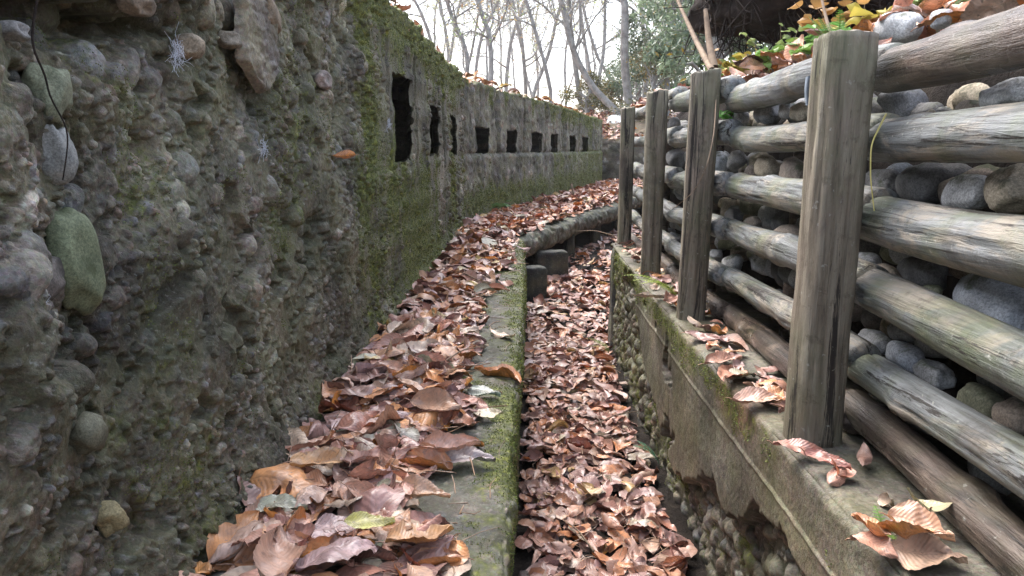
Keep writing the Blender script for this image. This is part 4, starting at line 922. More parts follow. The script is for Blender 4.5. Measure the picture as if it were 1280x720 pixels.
for i, (x, y, z, L, yaw, tx, ty) in enumerate(cand[0]):
    cls = cand[1][i]; g = np.random.RandomState(5000 + i)
    ci_ = g.randint(len(LC)); c = np.array(LC[ci_]); nm = LN[ci_]
    rr = g.rand()
    if rr < .03: c = np.array((.55, .42, .12)); nm = 'yellowish'
    elif rr < .06: c = np.array((.33, .36, .24)); nm = 'grey-green'
    elif rr < .17: c = np.array((.66, .27, .06)); nm = 'orange'
    elif rr < .26: c = np.array((.62, .48, .34)); nm = 'pale straw'
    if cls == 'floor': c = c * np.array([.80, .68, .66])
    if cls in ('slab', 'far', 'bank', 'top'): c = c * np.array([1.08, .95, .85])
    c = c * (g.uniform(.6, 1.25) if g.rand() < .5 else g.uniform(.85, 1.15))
    if i in top_n:
        cu, be = g.normal(0, 1.), g.normal(0, 1.1)
        shp = 'tightly rolled' if abs(cu) > 1.5 else ('arched' if abs(be) > 1.4 else ('cupped' if cu > .6 else ('domed' if cu < -.6 else 'flat')))
        sz = 'large' if L > (.14 if cls != 'floor' else .105) else ('small' if L < (.105 if cls != 'floor' else .08) else 'mid-sized')
        band = 'before the thickest post' if y < 1.25 else 'level with the thickest post' if y < 1.65 else 'between thickest and second post' if y < 2.2 else 'level with the second post' if y < 2.7 else 'between second and third post' if y < 3.1 else 'level with the third post' if y < 3.6 else 'level with the farthest post'
        if cls == 'ledge':
            f_ = (x - wallx(y)) / (pf_x(path_l, y) - wallx(y)); pl_ = 'by the left wall' if f_ < .3 else ('mid-ledge' if f_ < .62 else 'near the bare ledge edge')
        elif cls == 'floor':
            f_ = (x - pf_x(path_l, y)) / .52; pl_ = 'on trench floor by the ledge' if f_ < .35 else ('on mid trench floor' if f_ < .68 else 'on trench floor by the right wall')
        else: pl_ = where[cls]
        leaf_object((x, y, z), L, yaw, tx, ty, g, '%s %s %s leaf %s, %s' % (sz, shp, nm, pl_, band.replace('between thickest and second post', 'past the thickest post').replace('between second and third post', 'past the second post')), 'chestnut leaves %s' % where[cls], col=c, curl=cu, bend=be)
    else:
        d = DD[i]; big = d < 3.5 and infr[i]
        V, F, C, uv = leaf_geo(L, g, 20 if big else 9, 6 if big else 4, col=c)
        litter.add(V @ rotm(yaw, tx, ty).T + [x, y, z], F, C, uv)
for _ in range(420):
    y = gl.uniform(.9, 5.5); on = gl.rand() < .5
    x = gl.uniform(wallx(y) + .05, pf_x(path_l, y) - .02) if on else gl.uniform(pf_x(path_l, y) + .03, .52); z0 = (.02 + .04 * gl.rand()) if on else floor_z(x, y) + .03 + .03 * gl.rand()
    a = gl.uniform(0, 6.28); l = gl.uniform(.03, .12); d = np.array([math.cos(a), math.sin(a), gl.normal(0, .2)]) * l; p0 = np.array([x, y, z0])
    Vt, Ft = tube_geo([p0, p0 + d * .5 + gl.normal(0, .005, 3), p0 + d], np.array([1, .9, .6]) * gl.uniform(.0008, .0022), 4); litter.add(Vt, Ft, np.array((.26, .16, .10)) * gl.uniform(.4, 1.5), np.full((len(Vt), 2), .5))
o = litter.build('leaf_litter', M_LEAF); tag(o, 'carpet of brown chestnut leaves and stalks covering ledge, floor and banks', 'leaf litter', kind='stuff')

# ================================================================== SMALL PLANTS AND MOSS
def frond_geo(L, g, npin=16, wid=.30, arch=.9, col=(.14, .26, .05)):
    m = Parts(); t = np.linspace(0, 1, 14); ang = 1.1 - arch * t * 1.3
    x = np.concatenate([[0], np.cumsum(np.cos(ang[:-1]) * L / 13)]); z = np.concatenate([[0], np.cumsum(np.sin(ang[:-1]) * L / 13)])
    pts = np.stack([x, 0 * x, z], -1); Vt, Ft = tube_geo(pts, np.linspace(.0016, .0005, 14), 5); m.add(Vt, Ft, np.array(col) * .7)
    for k in range(npin):
        s = .16 + .84 * k / npin; i = s * 13; a = int(min(i, 12)); f = i - a; b = pts[a] * (1 - f) + pts[a + 1] * f; an = np.interp(s, t, ang)
        T = np.array([np.cos(an), 0, np.sin(an)]); Nn_ = np.array([-np.sin(an), 0, np.cos(an)])
        pl = wid * L * math.sin(math.pi * (s * .86 + .1)) ** .9 * .55
        for sg in (-1, 1):
            D = np.array([0, sg, 0]) * .93 + T * .36 - Nn_ * .12; D /= np.linalg.norm(D); n = 7; w0 = L / npin * .42
            for q in range(n):      # lobed leaflets
                c0 = b + D * pl * (q + .4) / n; ww = w0 * (1 - q / n) ** .7 + .0008; ll = pl / n * .75
                V = np.array([c0 - D * ll * .5 , c0 + T * ww * .95 + D * ll * .2, c0 + D * ll * .7, c0 - T * ww * .95 + D * ll * .2])
                m.add(V, [[0, 1, 2, 3]], np.array(col) * g.uniform(.75, 1.25))
    return m
def fern(p, L, nf, label, seed, yaw0=0, spread=6.28, col=(.14, .26, .05), arch=.9, group=None, npin=16):
    g = np.random.RandomState(seed); t = empty('fern', p); tag(t, label, 'fern', group)
    for k in range(nf):
        fr = frond_geo(L * g.uniform(.75, 1.1), g, npin, arch=arch * g.uniform(.8, 1.2), col=col).build('frond', M_FERN, t, smooth=False)
        fr.rotation_euler = (g.uniform(-.2, .2), g.uniform(-.15, .15), yaw0 + spread * (k / max(1, nf)) + g.uniform(-.2, .2))
    return t
q_ = at_z(848, 372, .21); fern((q_.x, q_.y, .2), .24, 4, 'yellow-green fern growing at the foot of the second post', 1, R(150), 1.6, (.34, .44, .08), 1.0)
q_ = at_z(800, 605, -.42); fern((.535, q_.y, -.34), .13, 2, 'small turquoise-green fern on the trench floor against the right wall', 2, R(150), 1.2, (.10, .30, .17), .9)
q_ = at_x(1052, 62, .83, .01); fern((q_.x, q_.y + .02, 1.02), .13, 7, 'green fern standing on the bank behind the nearest post', 3, R(60), 3.5, (.10, .24, .035), .35)
q_ = at_z(1105, 672, .21); fern((q_.x, q_.y, .205), .06, 4, 'tiny bright green fern among the orange leaves on the low wall', 4, 0, 6.28, (.16, .34, .05), .8, npin=9)
q_ = at_z(740, 372, -.43); fern((.585, 4.15, -.44), .2, 3, 'pale green fern on the trench floor by the far end of the right wall', 5, R(140), 1.5, (.26, .34, .10), 1.1)
def sprig(p, label, seed, n=10, h=.2, ls=.04, col=(.12, .22, .05), name='seedling', cat='plant', group=None, spread=.5):
    g = np.random.RandomState(seed); t = empty(name, p); tag(t, label, cat, group); st = Parts(); lv = Parts()
    for k in range(max(2, n // 4)):
        a = g.uniform(0, 6.28); d = np.array([math.cos(a), math.sin(a), 0]) * g.uniform(.05, spread) * h; top = d + [0, 0, h * g.uniform(.6, 1)]
        pts = np.array([[0, 0, -.01], d * .35 + [0, 0, h * .35], top]); Vt, Ft = tube_geo(pts, [.0016, .0013, .0008], 5); st.add(Vt, Ft, (.15, .14, .06))
        for j in range(5):
            f = g.uniform(.35, 1.05); b = pts[1] * (1 - f) + pts[2] * f if f > .35 else pts[1]
            V, F, C, uv = leaf_geo(ls * g.uniform(.6, 1.2), g, 7, 4, wid=.45, col=np.array(col) * g.uniform(.7, 1.35)); V[:, 0] += ls * .5
            lv.add(V @ rotm(g.uniform(0, 6.28), g.normal(0, .3), g.uniform(-.5, .4)).T + b, F, C, uv)
    st.build('stem', M_TWIG, t); lv.build('leaves', M_FERN, t); return t
for i, (px, py, X0, h, col, lab) in enumerate([
 (925, 78, .90, .14, (.42, .36, .08), 'yellowish leafy plant on the bank beyond the second post'), (955, 72, .95, .16, (.36, .30, .06), 'yellow-brown leafy plant left of the dark root plate'),
 (905, 92, .85, .09, (.16, .30, .05), 'low green plant above the second post top'), (985, 62, .92, .14, (.13, .28, .05), 'green leafy plant on the bank under the root plate'),
 (1055, 30, .90, .10, (.18, .38, .10), 'bright green seedling behind the nearest fern'), (850, 118, .84, .08, (.14, .42, .06), 'vivid green small plant on the top log between the second and third posts'),
 (940, 95, .84, .10, (.20, .26, .07), 'small green weed behind the top log'), (1010, 62, .90, .10, (.17, .30, .06), 'green weed left of the nearest post top'), (895, 75, 1.0, .16, (.38, .28, .07), 'ochre leafy plant far left of the root plate'), (968, 85, .86, .09, (.16, .26, .05), 'small dark green weed above the top log')]):
    q_ = at_x(px, py, X0, .02); sprig((q_.x, q_.y, 1.03 + max(0, X0 - .9) * .2), lab, 40 + i, 16, max(h, .06), .05, col, spread=.8)
gs = np.random.RandomState(71)
kinds = [('yellow-leaved', (.46, .38, .08)), ('bronze-leaved', (.38, .22, .08)), ('olive green', (.16, .22, .07)), ('dull green', (.14, .24, .07)), ('pale green', (.24, .30, .11))]
for i in range(18):
    y = 2.2 + i * .13; x = .92 + gs.rand() * .55; kn, kc = kinds[i % 5]; h = gs.uniform(.10, .24)
    plc = 'just past the thickest post' if y < 2.2 else 'near the second post' if y < 2.7 else 'between second and third post' if y < 3.2 else 'near the third post' if y < 4 else 'near the farthest post'
    sprig((x, y, 1.04 + max(0, x - 1.0) * .2), '%s %s weed on the bank %s, %s' % ('tall' if h > .17 else 'short', kn, 'close behind logs' if x < 1.15 else 'set back', plc), 400 + i, 18, h, gs.uniform(.035, .06), kc, name='weed', group='weeds on the bank behind the logs', spread=.9)
q_ = at_z(625, 275, .02); sprig((q_.x, q_.y, .03), 'little green weed at the foot of the embrasure wall', 60, 10, .22, .10, (.12, .22, .08))
q_ = at_d(905, 155, 2.55); sprig((q_.x + .02, q_.y, q_.z - .02), 'green seedling sprouting between logs beside the second post', 61, 6, .07, .035, (.12, .36, .05))

# moss: a coat of tiny blades where the surfaces carry it
mo = Parts(); gm = np.random.RandomState(77)
def moss_on(surf, n, thr, ln, ylim, cells=None):
    P, NN, ms, S, V = surf; k = 0; i = gm.randint(1, len(S) - 1, n * 5); j = gm.randint(1, len(V) - 1, n * 5)
    p = P[i, j]; m_ = ms[i, j] + .55 * fbm3(p * 14, 3, 2) ; ok = (m_ > thr) & (p[:, 1] < ylim[1]) & (p[:, 1] > ylim[0])
    i, j, p = i[ok][:n], j[ok][:n], p[ok][:n]; nn = NN[i, j]; c = len(p)
    l = ln * gm.uniform(.5, 1.6, c) * np.clip(p[:, 1], .8, 5) ** .5; a = nn + gm.normal(0, .75, (c, 3)); a[:, 2] -= .15; a /= np.linalg.norm(a, axis=1)[:, None]
    b = np.cross(a, gm.normal(0, 1, (c, 3))); b /= np.linalg.norm(b, axis=1)[:, None]
    w = (l * .34)[:, None]; V3 = np.stack([p - b * w, p + b * w, p + a * l[:, None] + b * w * .3], 1)
    col = np.array([.115, .135, .034]) * gm.uniform(.45, 2.0, (c, 1)) * (1 + gm.normal(0, .1, (c, 3)))
    mo.add(V3.reshape(-1, 3), np.arange(c * 3).reshape(-1, 3), np.repeat(np.clip(col, 0.005, 1), 3, 0))
moss_on(NW, 120000, .56, .0022, (.6, 7))
moss_on(FW, 40000, .74, .0038, (6, 16))
moss_on(LG, 50000, .60, .0030, (.7, 6))
moss_on(RG, 24000, .60, .0030, (.7, 5))
o = mo.build('moss', M_MOSS, smooth=False); tag(o, 'green moss growing over the concrete surfaces', 'moss', kind='stuff')

# ================================================================== TWIGS, BOARD, TAPE, ROOT
def twig(pts, r, label, name='twig', cat='twig', mat=None, group=None, seg=7):
    pts = np.array(pts, float); n = 24; t = np.linspace(0, 1, len(pts)); tt = np.linspace(0, 1, n)
    # smooth the control polygon
    q = np.stack([np.interp(tt, t, pts[:, k]) for k in range(3)], -1)
    for _ in range(4): q[1:-1] = (q[:-2] + 2 * q[1:-1] + q[2:]) / 4
    o0 = q[0].copy(); V, F = tube_geo(q - o0, np.linspace(r, r * .5, n), seg); o = mesh_np(name, V, F[:, ::-1], mat or M_TWIG); o.location = o0; tag(o, label, cat, group); return o
a = at_z(742, 262, .10); twig([at_d(714, 230, 9.7), at_d(718, 245, 9.6), at_d(730, 255, 9.5), at_d(744, 254, 10.4)], .014, 'pale curved branch lying on the leaves of the bench slab', 'branch', 'branch')
twig([at_x(890, 88, .86, .01), at_x(872, 55, .86, .02), at_x(858, 25, .86, .02), at_x(838, -20, .86, .02)], .016, 'leaning pale sapling stem rising behind the second post', 'sapling_stem', 'sapling')
twig([at_x(893, 85, .88, .01), at_x(886, 50, .88, .01), at_x(882, 12, .88, .01)], .020, 'short broken brown stump behind the second post top', 'broken_stub', 'stump')
twig([at_x(1040, 48, .86, .01), at_x(1032, 20, .87, .01), at_x(1022, -25, .88, .01)], .006, 'thin upright brown twig behind the nearest post')
twig([(.70, 1.385, .855), (.655, 1.34, .80), (.655, 1.33, .74), (.663, 1.32, .68)], .0018, 'thin yellow grass stalk hanging beside the nearest post', 'grass_stalk', 'grass stalk', mat_plain('yellow_stalk', [(.3, (.5, .42, .12)), (.7, (.62, .55, .2))], 20, .6, None))
for i, (x, y, z, L, yaw) in enumerate([(-.25, 2.4, .05, .25, 1.0), (.25, 2.0, -.42, .2, 2.), (.35, 3.0, -.42, .3, .6), (-.2, 4.0, .05, .3, 2.2), (.3, 1.5, -.42, .18, 1.3), (.62, 4.3, .26, .3, 2.4)]):
    twig([(x, y, z), (x + L * .5 * math.cos(yaw), y + L * .5 * math.sin(yaw), z + .02), (x + L * math.cos(yaw), y + L * math.sin(yaw), z + .005)], .0035, ['thin twig across the ledge leaves', 'short twig on the trench floor leaves', 'long twig on the trench floor leaves', 'twig on the farther ledge leaves', 'small twig on the nearest floor leaves', 'twig resting against the farthest post'][i])
twig([at_x(895, 125, .66, 0), at_x(893, 165, .60, 0), at_x(885, 205, .57, 0), at_x(868, 240, .55, 0), at_x(840, 262, .55, 0)], .0016, 'thin vine trailing down the second post', 'vine', 'vine')
q_ = at_x(1004, 112, .66, .0)
u = np.linspace(0, 1, 14); Vv_ = []
for k in u: 
    for s in (-1, 1): 
        for tz in (0, .0012): Vv_.append([.002 + .012 * k * k + tz, s * .011 * (1 - .2 * k) + .02 * k, -.062 * k])
Vv_ = np.array(Vv_).reshape(14, 4, 3)[:, [0, 1, 3, 2]].reshape(-1, 3)
o = mesh_np('tape_strip', Vv_, grid_faces(14, 4, True), mat_plain('slate_tape', [(.3, (.13, .16, .20)), (.7, (.2, .24, .29))], 20, .6)); o.location = (q_.x + .006, q_.y, .95); tag(o, 'blue-grey strip hanging from the top log beside the thickest post', 'strip')
# dark plank on edge along the ledge
pl = Parts(); u = np.linspace(0, 1, 90); th = np.linspace(0, 2 * np.pi, 24, endpoint=False); U, TH = np.meshgrid(u, th, indexing='ij')
k = (np.abs(np.cos(TH)) ** 8 + np.abs(np.sin(TH)) ** 8) ** (-1 / 8)
yy = .5 + U * 1.02; hz = .17; V = np.stack([.022 + .010 * (yy - .9) + .015 * k * np.cos(TH) * (1 + .1 * fbm2(U * 9, TH, 3, 5)), yy, -.245 + (hz + .006 * fbm2(U * 6, U * 0, 3, 6)) * k * np.sin(TH) - .10 * U * U], -1).reshape(-1, 3)
V = np.vstack([V, V[-24:].mean(0)[None], V[:24].mean(0)[None]]); nn_ = len(V)
o = mesh_np('side_plank', V - [.02, 1, -.25], [grid_faces(90, 24, True)[:, ::-1], np.array([[nn_ - 2 - 24 + i, nn_ - 2 - 24 + (i + 1) % 24, nn_ - 2] for i in range(24)])], mat_wood('wet_plank', [(.3, (.03, .022, .02)), (.55, (.09, .062, .055)), (.8, (.2, .15, .14))], 'z', .1, .6, .1)); o.location = (.02, 1, -.25); tag(o, 'dark wet wooden plank set on edge against the side of the ledge', 'plank')

# root hanging down the left wall edge
RT = twig([px_wall(10, -20) + Vector((.04, 0, 0)), px_wall(11, 30) + Vector((.03, 0, 0)), px_wall(8, 60) + Vector((.03, 0, 0)), px_wall(30, 95) + Vector((.03, 0, 0)), px_wall(30, 118) + Vector((.03, 0, 0)), px_wall(52, 150) + Vector((.03, 0, 0)), px_wall(50, 172) + Vector((.04, 0, 0)), px_wall(60, 225) + Vector((.02, 0, 0))], .0017, 'thin knotted root hanging down the left edge of the near wall', 'hanging_root', 'root', M_ROOT)

# cobweb tufts on the rough wall
m_web, nt, b = newmat('cobweb'); b.inputs['Base Color'].default_value = (.62, .66, .74, 1); b.inputs['Roughness'].default_value = .8
for i, (px, py, w, n, lab) in enumerate([(200, 66, 32, 110, 'bluish white cobweb tuft near the top of the left wall'), (14, 380, 34, 160, 'white cobweb tuft at the left edge of the near wall'), (314, 186, 18, 60, 'small white cobweb in the middle of the near wall'), (478, 155, 12, 50, 'thin cobweb where the near wall turns mossy')]):
    p = px_wall(px, py); d = to_px(np.array(p[:]))[2]; sz = w / 900 * d / 2; m = Parts(); g = np.random.RandomState(800 + i)
    for _ in range(n):
        a = g.normal(0, .45, 3) * sz * [.25, 1, 1]; dr = g.normal(0, 1, 3) * sz * [.3, .7, .8] * .8; mid = a + dr * .5 + g.normal(0, .12, 3) * sz
        Vt, Ft = tube_geo([a, mid, a + dr], .00022 * max(1, d), 3); m.add(Vt, Ft)
    o = m.build('cobweb', m_web); o.location = p + Vector((.03, 0, 0)); tag(o, lab, 'cobweb')

# overhanging root plate of a fallen tree on the right bank
t = empty('root_plate', (1.22, 3.9, 1.25)); tag(t, 'dark overhanging root plate of a tree with hanging rootlets on the bank, upper right', 'root plate')
V, F = ico(6); k = 1 + .30 * fbm3(V * 1.7 + 3, 4, 6) + .10 * fbm3(V * 8, 4, 2); V = V * k[:, None] * [.70, .6, .66] 
V[:, 2] = np.where((V[:, 2] < -.32) & (V[:, 0] < .15), -.32 + (V[:, 2] + .32) * .3, V[:, 2])
o = mesh_np('root_mass', V, F, M_ROOT, t); o.location = (.42, .15, .52)
hm = Parts(); g = np.random.RandomState(4)
for _ in range(900):
    i = g.randint(len(V)); p = V[i] + np.array([.42, .15, .52])
    if V[i, 2] > .25 or V[i, 1] > .45: continue
    l = g.uniform(.05, .20); d = np.array([g.normal(0, .5), g.normal(-.2, .5), -1.]) * l
    Vt, Ft = tube_geo([p - d * .2, p + d * .3 + g.normal(0, .02, 3), p + d * .75 + g.normal(0, .03, 3), p + d + g.normal(0, .04, 3)], np.array([1, .8, .6, .3]) * g.uniform(.0015, .006), 4); hm.add(Vt, Ft)
hm.build('rootlets', M_ROOT, t)
Vt, Ft = tube_geo([(.5, .3, .45), (1.2, 1.0, .42), (2.4, 2.2, .75), (4.2, 4., 1.1)], [.34, .27, .23, .19], 20); Vt = Vt + .03 * fbm3(Vt * 3, 3, 8)[:, None]; mesh_np('fallen_trunk', Vt, Ft[:, ::-1], M_BARK, t)

# pale information board at the far end
M_BOARD = mat_plain('pale_board', [(.3, (.62, .64, .62)), (.7, (.75, .76, .74))], 6, .4, None)
q_ = at_d(776, 150, 17.); gz = 1.12; t = empty('information_board', (q_.x, 17, gz)); tag(t, 'small pale slanted information board on two legs beyond the far bend', 'information board')
Vb, Fb = rough_block(None, (.62, .36, .03), 0, 5, .0, 8, 14.); o = mesh_np('panel', Vb, Fb, M_BOARD, t, smooth=False); o.location = (0, 0, q_.z - gz); o.rotation_euler = (R(38), 0, R(-20))
for sx in (-.24, .24):
    Vt, Ft = tube_geo([(0, 0, -.1), (0, 0, q_.z - gz - .02)], .022, 8); o = mesh_np('leg', Vt, Ft[:, ::-1], M_POST, t); o.location = (sx, 0, 0)

# ================================================================== TREES
def gz_at(x, y): return float(ground_height(np.array([[x]]), np.array([[y]]))[0, 0])
def tree(pix, Y, dia, label, seed, leafc=(.45, .20, .06), nleaf=250, twiggy=1.0, height=11., ls=.06, group='bare autumn trees behind the trench'):
    g = np.random.RandomState(seed); P0 = [at_d(px, py, Y) for px, py in pix]
    P0 = sorted(P0, key=lambda p: p.z); base = P0[0].copy(); gz = gz_at(base.x, Y)
    pts = [Vector((base.x + (base.x - P0[1].x) * .1, Y, gz - .15))] + [p for p in P0 if p.z > gz + .2]
    d = (pts[-1] - pts[-2]).normalized()
    while pts[-1].z < height: pts.append(pts[-1] + Vector((d.x + g.normal(0, .15), g.normal(0, .15), max(d.z, .8))) * 1.3)
    pts = np.array([p[:] for p in pts]); L = np.linspace(0, 1, len(pts)); n = 26; tt = np.linspace(0, 1, n); q = np.stack([np.interp(tt, L, pts[:, k]) for k in range(3)], -1)
    nz_ = g.normal(0, dia * .9, (n - 3, 3)) * [1, 1, 0]
    for _ in range(3): nz_[1:-1] = (nz_[:-2] + nz_[1:-1] + nz_[2:]) / 3
    q[2:-1] += nz_
    org = q[0].copy(); q = q - org
    t = empty('tree', org); tag(t, label, 'tree', group)
    wood = Parts(); tw = wood; lv = Parts(); rad = dia / 2 * (1.15 - .85 * tt)
    rad[0] *= 1.4; Vt, Ft = tube_geo(q, rad, 10); wood.add(Vt, Ft)
    def branch(p, d, l, r, depth):
        m = (7, 6, 5, 4)[depth]; pp = [p]; dd = d.copy()
        for k in range(m - 1):
            dd = dd + g.normal(0, .22, 3) + [0, 0, .07]; dd /= np.linalg.norm(dd); pp.append(pp[-1] + dd * l / (m - 1))
        Vt, Ft = tube_geo(pp, np.linspace(r, r * .3, m), 6 if depth < 1 else (4 if depth < 3 else 3)); (wood if depth == 0 else tw).add(Vt, Ft)
        if depth < 3:
            for k in range(int((6 if depth == 0 else (5 if depth == 1 else 4)) * twiggy)):
                f = g.uniform(.25, 1); i = min(int(f * (m - 1)), m - 2); b = np.array(pp[i]) * .5 + np.array(pp[i + 1]) * .5; e = dd + g.normal(0, .75, 3); e /= np.linalg.norm(e)
                branch(b, e, l * g.uniform(.35, .65), max(.0022, r * (1 - f * .6) * .5), depth + 1)
        else: ends.append((np.array(pp[-1]), np.array(pp[1])))
    ends = []
    for k in range(int(11 * twiggy)):
        f = g.uniform(.18, 1); p = np.array([np.interp(f, tt, q[:, c]) for c in range(3)]); a = g.uniform(0, 6.28); e = np.array([math.cos(a), math.sin(a), g.uniform(.2, 1.1)]); e /= np.linalg.norm(e)
        branch(p, e, g.uniform(1.2, 2.8) * (1.2 - .5 * f), dia / 2 * (1.1 - .8 * f) * .5, 0)
    for k in range(nleaf):
        e0, e1 = ends[g.randint(len(ends))]; p = e0 * g.rand() + e1 * g.rand() * 0 ; f = g.rand(); p = e0 * f + e1 * (1 - f) + g.normal(0, .10, 3)
        a = g.normal(0, 1, 3); a /= np.linalg.norm(a); b = np.cross(a, g.normal(0, 1, 3)); b /= np.linalg.norm(b); s = ls * g.uniform(.6, 1.3)
        lv.add(np.array([p - a * s, p + b * s * .4, p + a * s, p - b * s * .4]), [[0, 1, 2, 3]], np.array(leafc) * g.uniform(.6, 1.5) * np.array([1, g.uniform(.8, 1.4), 1]))
    wood.build('trunk', M_BARK, t)
    if nleaf: lv.build('crown', M_FOL, t, smooth=False)
    return t
trees = [([(787, 128), (775, 48), (766, 0)], 17.5, .19, 'curved grey tree trunk just left of the farthest post'),
 ([(760, 137), (735, 95), (711, 54), (700, 0)], 18., .16, 'slanting grey tree leaning left behind the wall end'),
 ([(719, 129), (717, 54), (712, 0)], 20., .14, 'slim upright tree behind the slanting one'),
 ([(688, 118), (675, 60), (660, 0)], 17., .09, 'thin tree bending left above the embrasure wall'),
 ([(656, 108), (652, 60), (637, 0)], 22., .12, 'slender curved tree above the second embrasure'),
 ([(616, 98), (612, 40), (598, 0)], 16., .11, 'grey tree rising above the wall near its bend'),
 ([(587, 86), (578, 45), (564, 0)], 15., .09, 'thin slanted tree right above the wall bend'),
 ([(545, 60), (530, 20), (520, 0)], 19., .08, 'thin tree at the left end of the sky opening'),
 ([(741, 140), (752, 70), (757, 0)], 26., .14, 'distant straight tree behind the slanting trunk'),
 ([(802, 130), (806, 70), (800, 0)], 21., .13, 'dark slim tree left of the evergreens'),
 ([(668, 112), (690, 60), (705, 0)], 30., .16, 'faint distant tree leaning right'),
 ([(630, 100), (640, 50), (655, 0)], 34., .18, 'faint far tree between the curved and the grey one'),
 ([(775, 130), (745, 70), (728, 0)], 28., .13, 'faint far tree leaning left behind the curved trunk'),
 ([(560, 70), (556, 30), (548, 0)], 32., .15, 'faint far tree near the left end of the sky'),
 ([(830, 125), (836, 60), (842, 0)], 17.2, .11, 'slim pale tree in front of the evergreens'),
 ([(596, 95), (606, 40), (622, 0)], 26., .12, 'faint tree leaning right above the wall bend')]
for i, (pix, Y_, dia, lab) in enumerate(trees):
    tree(pix, Y_, dia, lab, 200 + i, nleaf=[1600, 2600, 2000][i % 3], twiggy=1.2, ls=.035, leafc=[(.50, .34, .18), (.52, .46, .22), (.38, .40, .22)][i % 3])
tree([(470, 30), (440, -60)], 12., .14, 'orange-leaved tree above the near wall top', 230, nleaf=3500, leafc=(.60, .27, .07), ls=.055, height=7)

gt = np.random.RandomState(91)
src = [o for o in list(COL.objects) if o.name.split('.')[0] == 'tree'][:15]
for i in range(22):                                        # the woodland goes on behind
    a = src[i % len(src)]; Y_ = gt.uniform(27, 62); px = 500 + (i + gt.rand()) / 22 * 340
    c = a.copy(); COL.objects.link(c); x_ = (px - 640) / 900 * Y_; c.location = (x_, Y_, gz_at(x_, Y_) - .1); c.rotation_euler = (0, 0, gt.uniform(0, 6.28)); c.scale = (1., 1., gt.uniform(1., 1.3))
    c['label'] = 'faint bare tree deep in the woodland behind the trench'; c['group'] = 'faint trees deep in the woodland'
    for ch in a.children: d = ch.copy(); COL.objects.link(d); d.parent = c
def evergreen(x, y, h, w, n, label, seed, ls=.045, cols=((.09, .13, .085), (.24, .30, .19)), low=.2):  # default leaf greens lightened and greyed, haze put into the colour
    g = np.random.RandomState(seed); gz = gz_at(x, y); t = empty('evergreen_tree', (x, y, gz)); tag(t, label, 'tree', 'leafy evergreens on the right bank')
    wood = Parts(); pts = np.array([[0, 0, -.1], [g.normal(0, .1), g.normal(0, .1), h * .4], [g.normal(0, .2), g.normal(0, .2), h * .9]]); Vt, Ft = tube_geo(pts, [.07, .05, .02], 8); wood.add(Vt, Ft)
    cl = []
    for k in range(26):
        f = g.uniform(low, 1.); a = g.uniform(0, 6.28); rr = w * math.sqrt(g.rand()) * math.sin(math.pi * min(.98, .25 + f * .7)) ; c = np.array([math.cos(a) * rr, math.sin(a) * rr, h * f])
        b = np.array([0, 0, h * f * .7]); Vt, Ft = tube_geo([b, (b + c) / 2 + [0, 0, .1], c], [.025, .014, .006], 5); wood.add(Vt, Ft); cl.append((c, g.uniform(.18, .42) * w, g.rand()))
    ci = g.randint(len(cl), size=n); cen = np.array([cl[i][0] for i in ci]); rad = np.array([cl[i][1] for i in ci]); sh = np.array([cl[i][2] for i in ci])
    d = g.normal(0, 1, (n, 3)); d /= np.linalg.norm(d, axis=1)[:, None]; p = cen + d * (rad * g.rand(n) ** .5)[:, None] * [1, 1, .7]
    a = g.normal(0, 1, (n, 3)) + d * .7; a[:, 2] -= .3; a /= np.linalg.norm(a, axis=1)[:, None]; b = np.cross(a, g.normal(0, 1, (n, 3))); b /= np.linalg.norm(b, axis=1)[:, None]; c_ = np.cross(a, b)
    s = (ls * g.uniform(.6, 1.3, n))[:, None]
    V = np.stack([p - a * s, p + b * s * .38 + c_ * s * .12, p + a * s, p - b * s * .38 + c_ * s * .12], 1).reshape(-1, 3)
    col = np.array(cols[0]) + (np.array(cols[1]) - cols[0]) * (sh * .6 + g.rand(n) * .4)[:, None]; col = col * g.uniform(.7, 1.4, (n, 1))
    yl = g.rand(n) < .03; col[yl] = (.40, .28, .05)
    wood.build('trunk', M_BARK, t); m = Parts(); m.add(V, np.arange(n * 4).reshape(-1, 4), np.repeat(col, 4, 0)); m.build('crown', M_FOL, t, smooth=False); return t
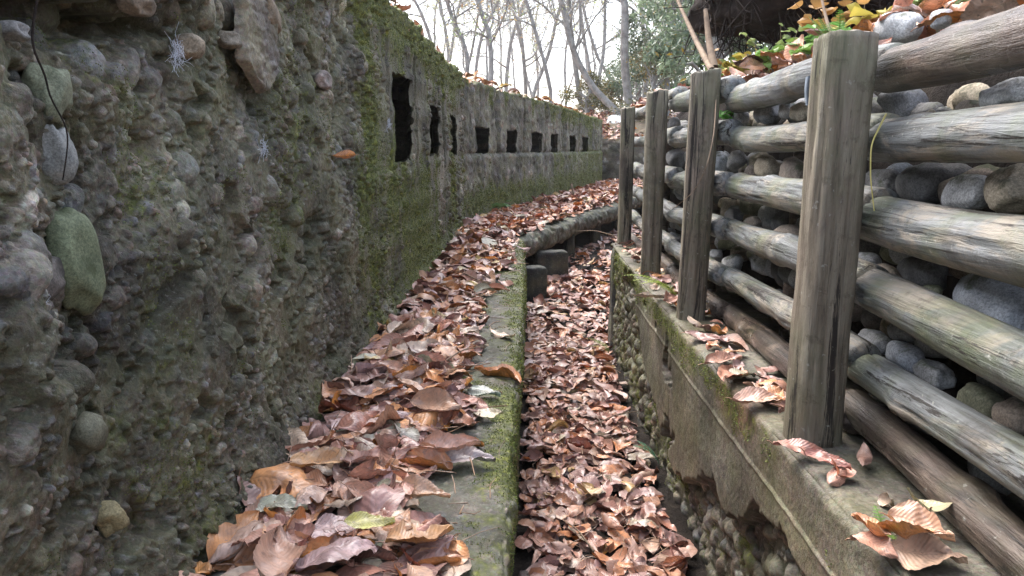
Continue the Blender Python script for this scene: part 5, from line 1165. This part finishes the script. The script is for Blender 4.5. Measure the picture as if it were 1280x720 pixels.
for i, (px, Y_, h, w, n, lab) in enumerate([(850, 17, 5.4, 1.5, 11000, 'grey-green evergreen right of the curved trunk'), (905, 7.2, 2.9, .8, 8000, 'dense evergreen behind the leaning sapling'), (825, 19, 4.2, 1.5, 9000, 'farther evergreen between trunk and posts'), (960, 8, 3.2, 1.2, 8000, 'evergreen behind the dark root plate'), (790, 24, 2.6, 1.5, 7000, 'far low evergreen behind the information board'), (1100, 7, 3.5, 1.3, 9000, 'evergreen behind the bank at the upper right'), (880, 6.3, 1.5, .45, 3000, 'small bushy evergreen just behind the log fence')]):
    evergreen((px - 640) / 900 * Y_, Y_, h, w, n, lab, 300 + i, ls=.05 if Y_ > 10 else .036)
for i, (px, Y_, h, w, lab) in enumerate([(735, 19, 1.2, .7, 'low scrub above the far end of the wall'), (760, 20, 1.0, .8, 'low scrub beside the information board'), (810, 17, 1.7, .9, 'thin scrub behind the farthest posts')]):
    evergreen((px - 640) / 900 * Y_, Y_, h, w, 2600, lab, 330 + i, ls=.04, cols=((.10, .12, .05), (.26, .20, .09)), low=.1)

# ================================================================== HAZE added to pale the far trees
hz = bpy.data.materials.new('haze'); hz.use_nodes = True; nt = hz.node_tree; nt.nodes.clear()
ho = nt.nodes.new('ShaderNodeOutputMaterial'); pv = nt.nodes.new('ShaderNodeVolumePrincipled'); pv.inputs['Color'].default_value = (.93, .95, .98, 1); pv.inputs['Density'].default_value = .0011; pv.inputs['Anisotropy'].default_value = .3
nt.links.new(pv.outputs[0], ho.inputs['Volume'])
x0, x1, y0, y1, z0, z1 = -125., 125., -65., 165., -3., 32.
Vh = [(x, y, z) for x in (x0, x1) for y in (y0, y1) for z in (z0, z1)]
o = mesh_np('haze', Vh, np.array([[0, 1, 3, 2], [4, 6, 7, 5], [0, 4, 5, 1], [2, 3, 7, 6], [0, 2, 6, 4], [1, 5, 7, 3]]), hz, smooth=False); tag(o, 'thin pale haze added to soften the far trees', 'haze', kind='stuff')
SC.cycles.volume_bounces = 1
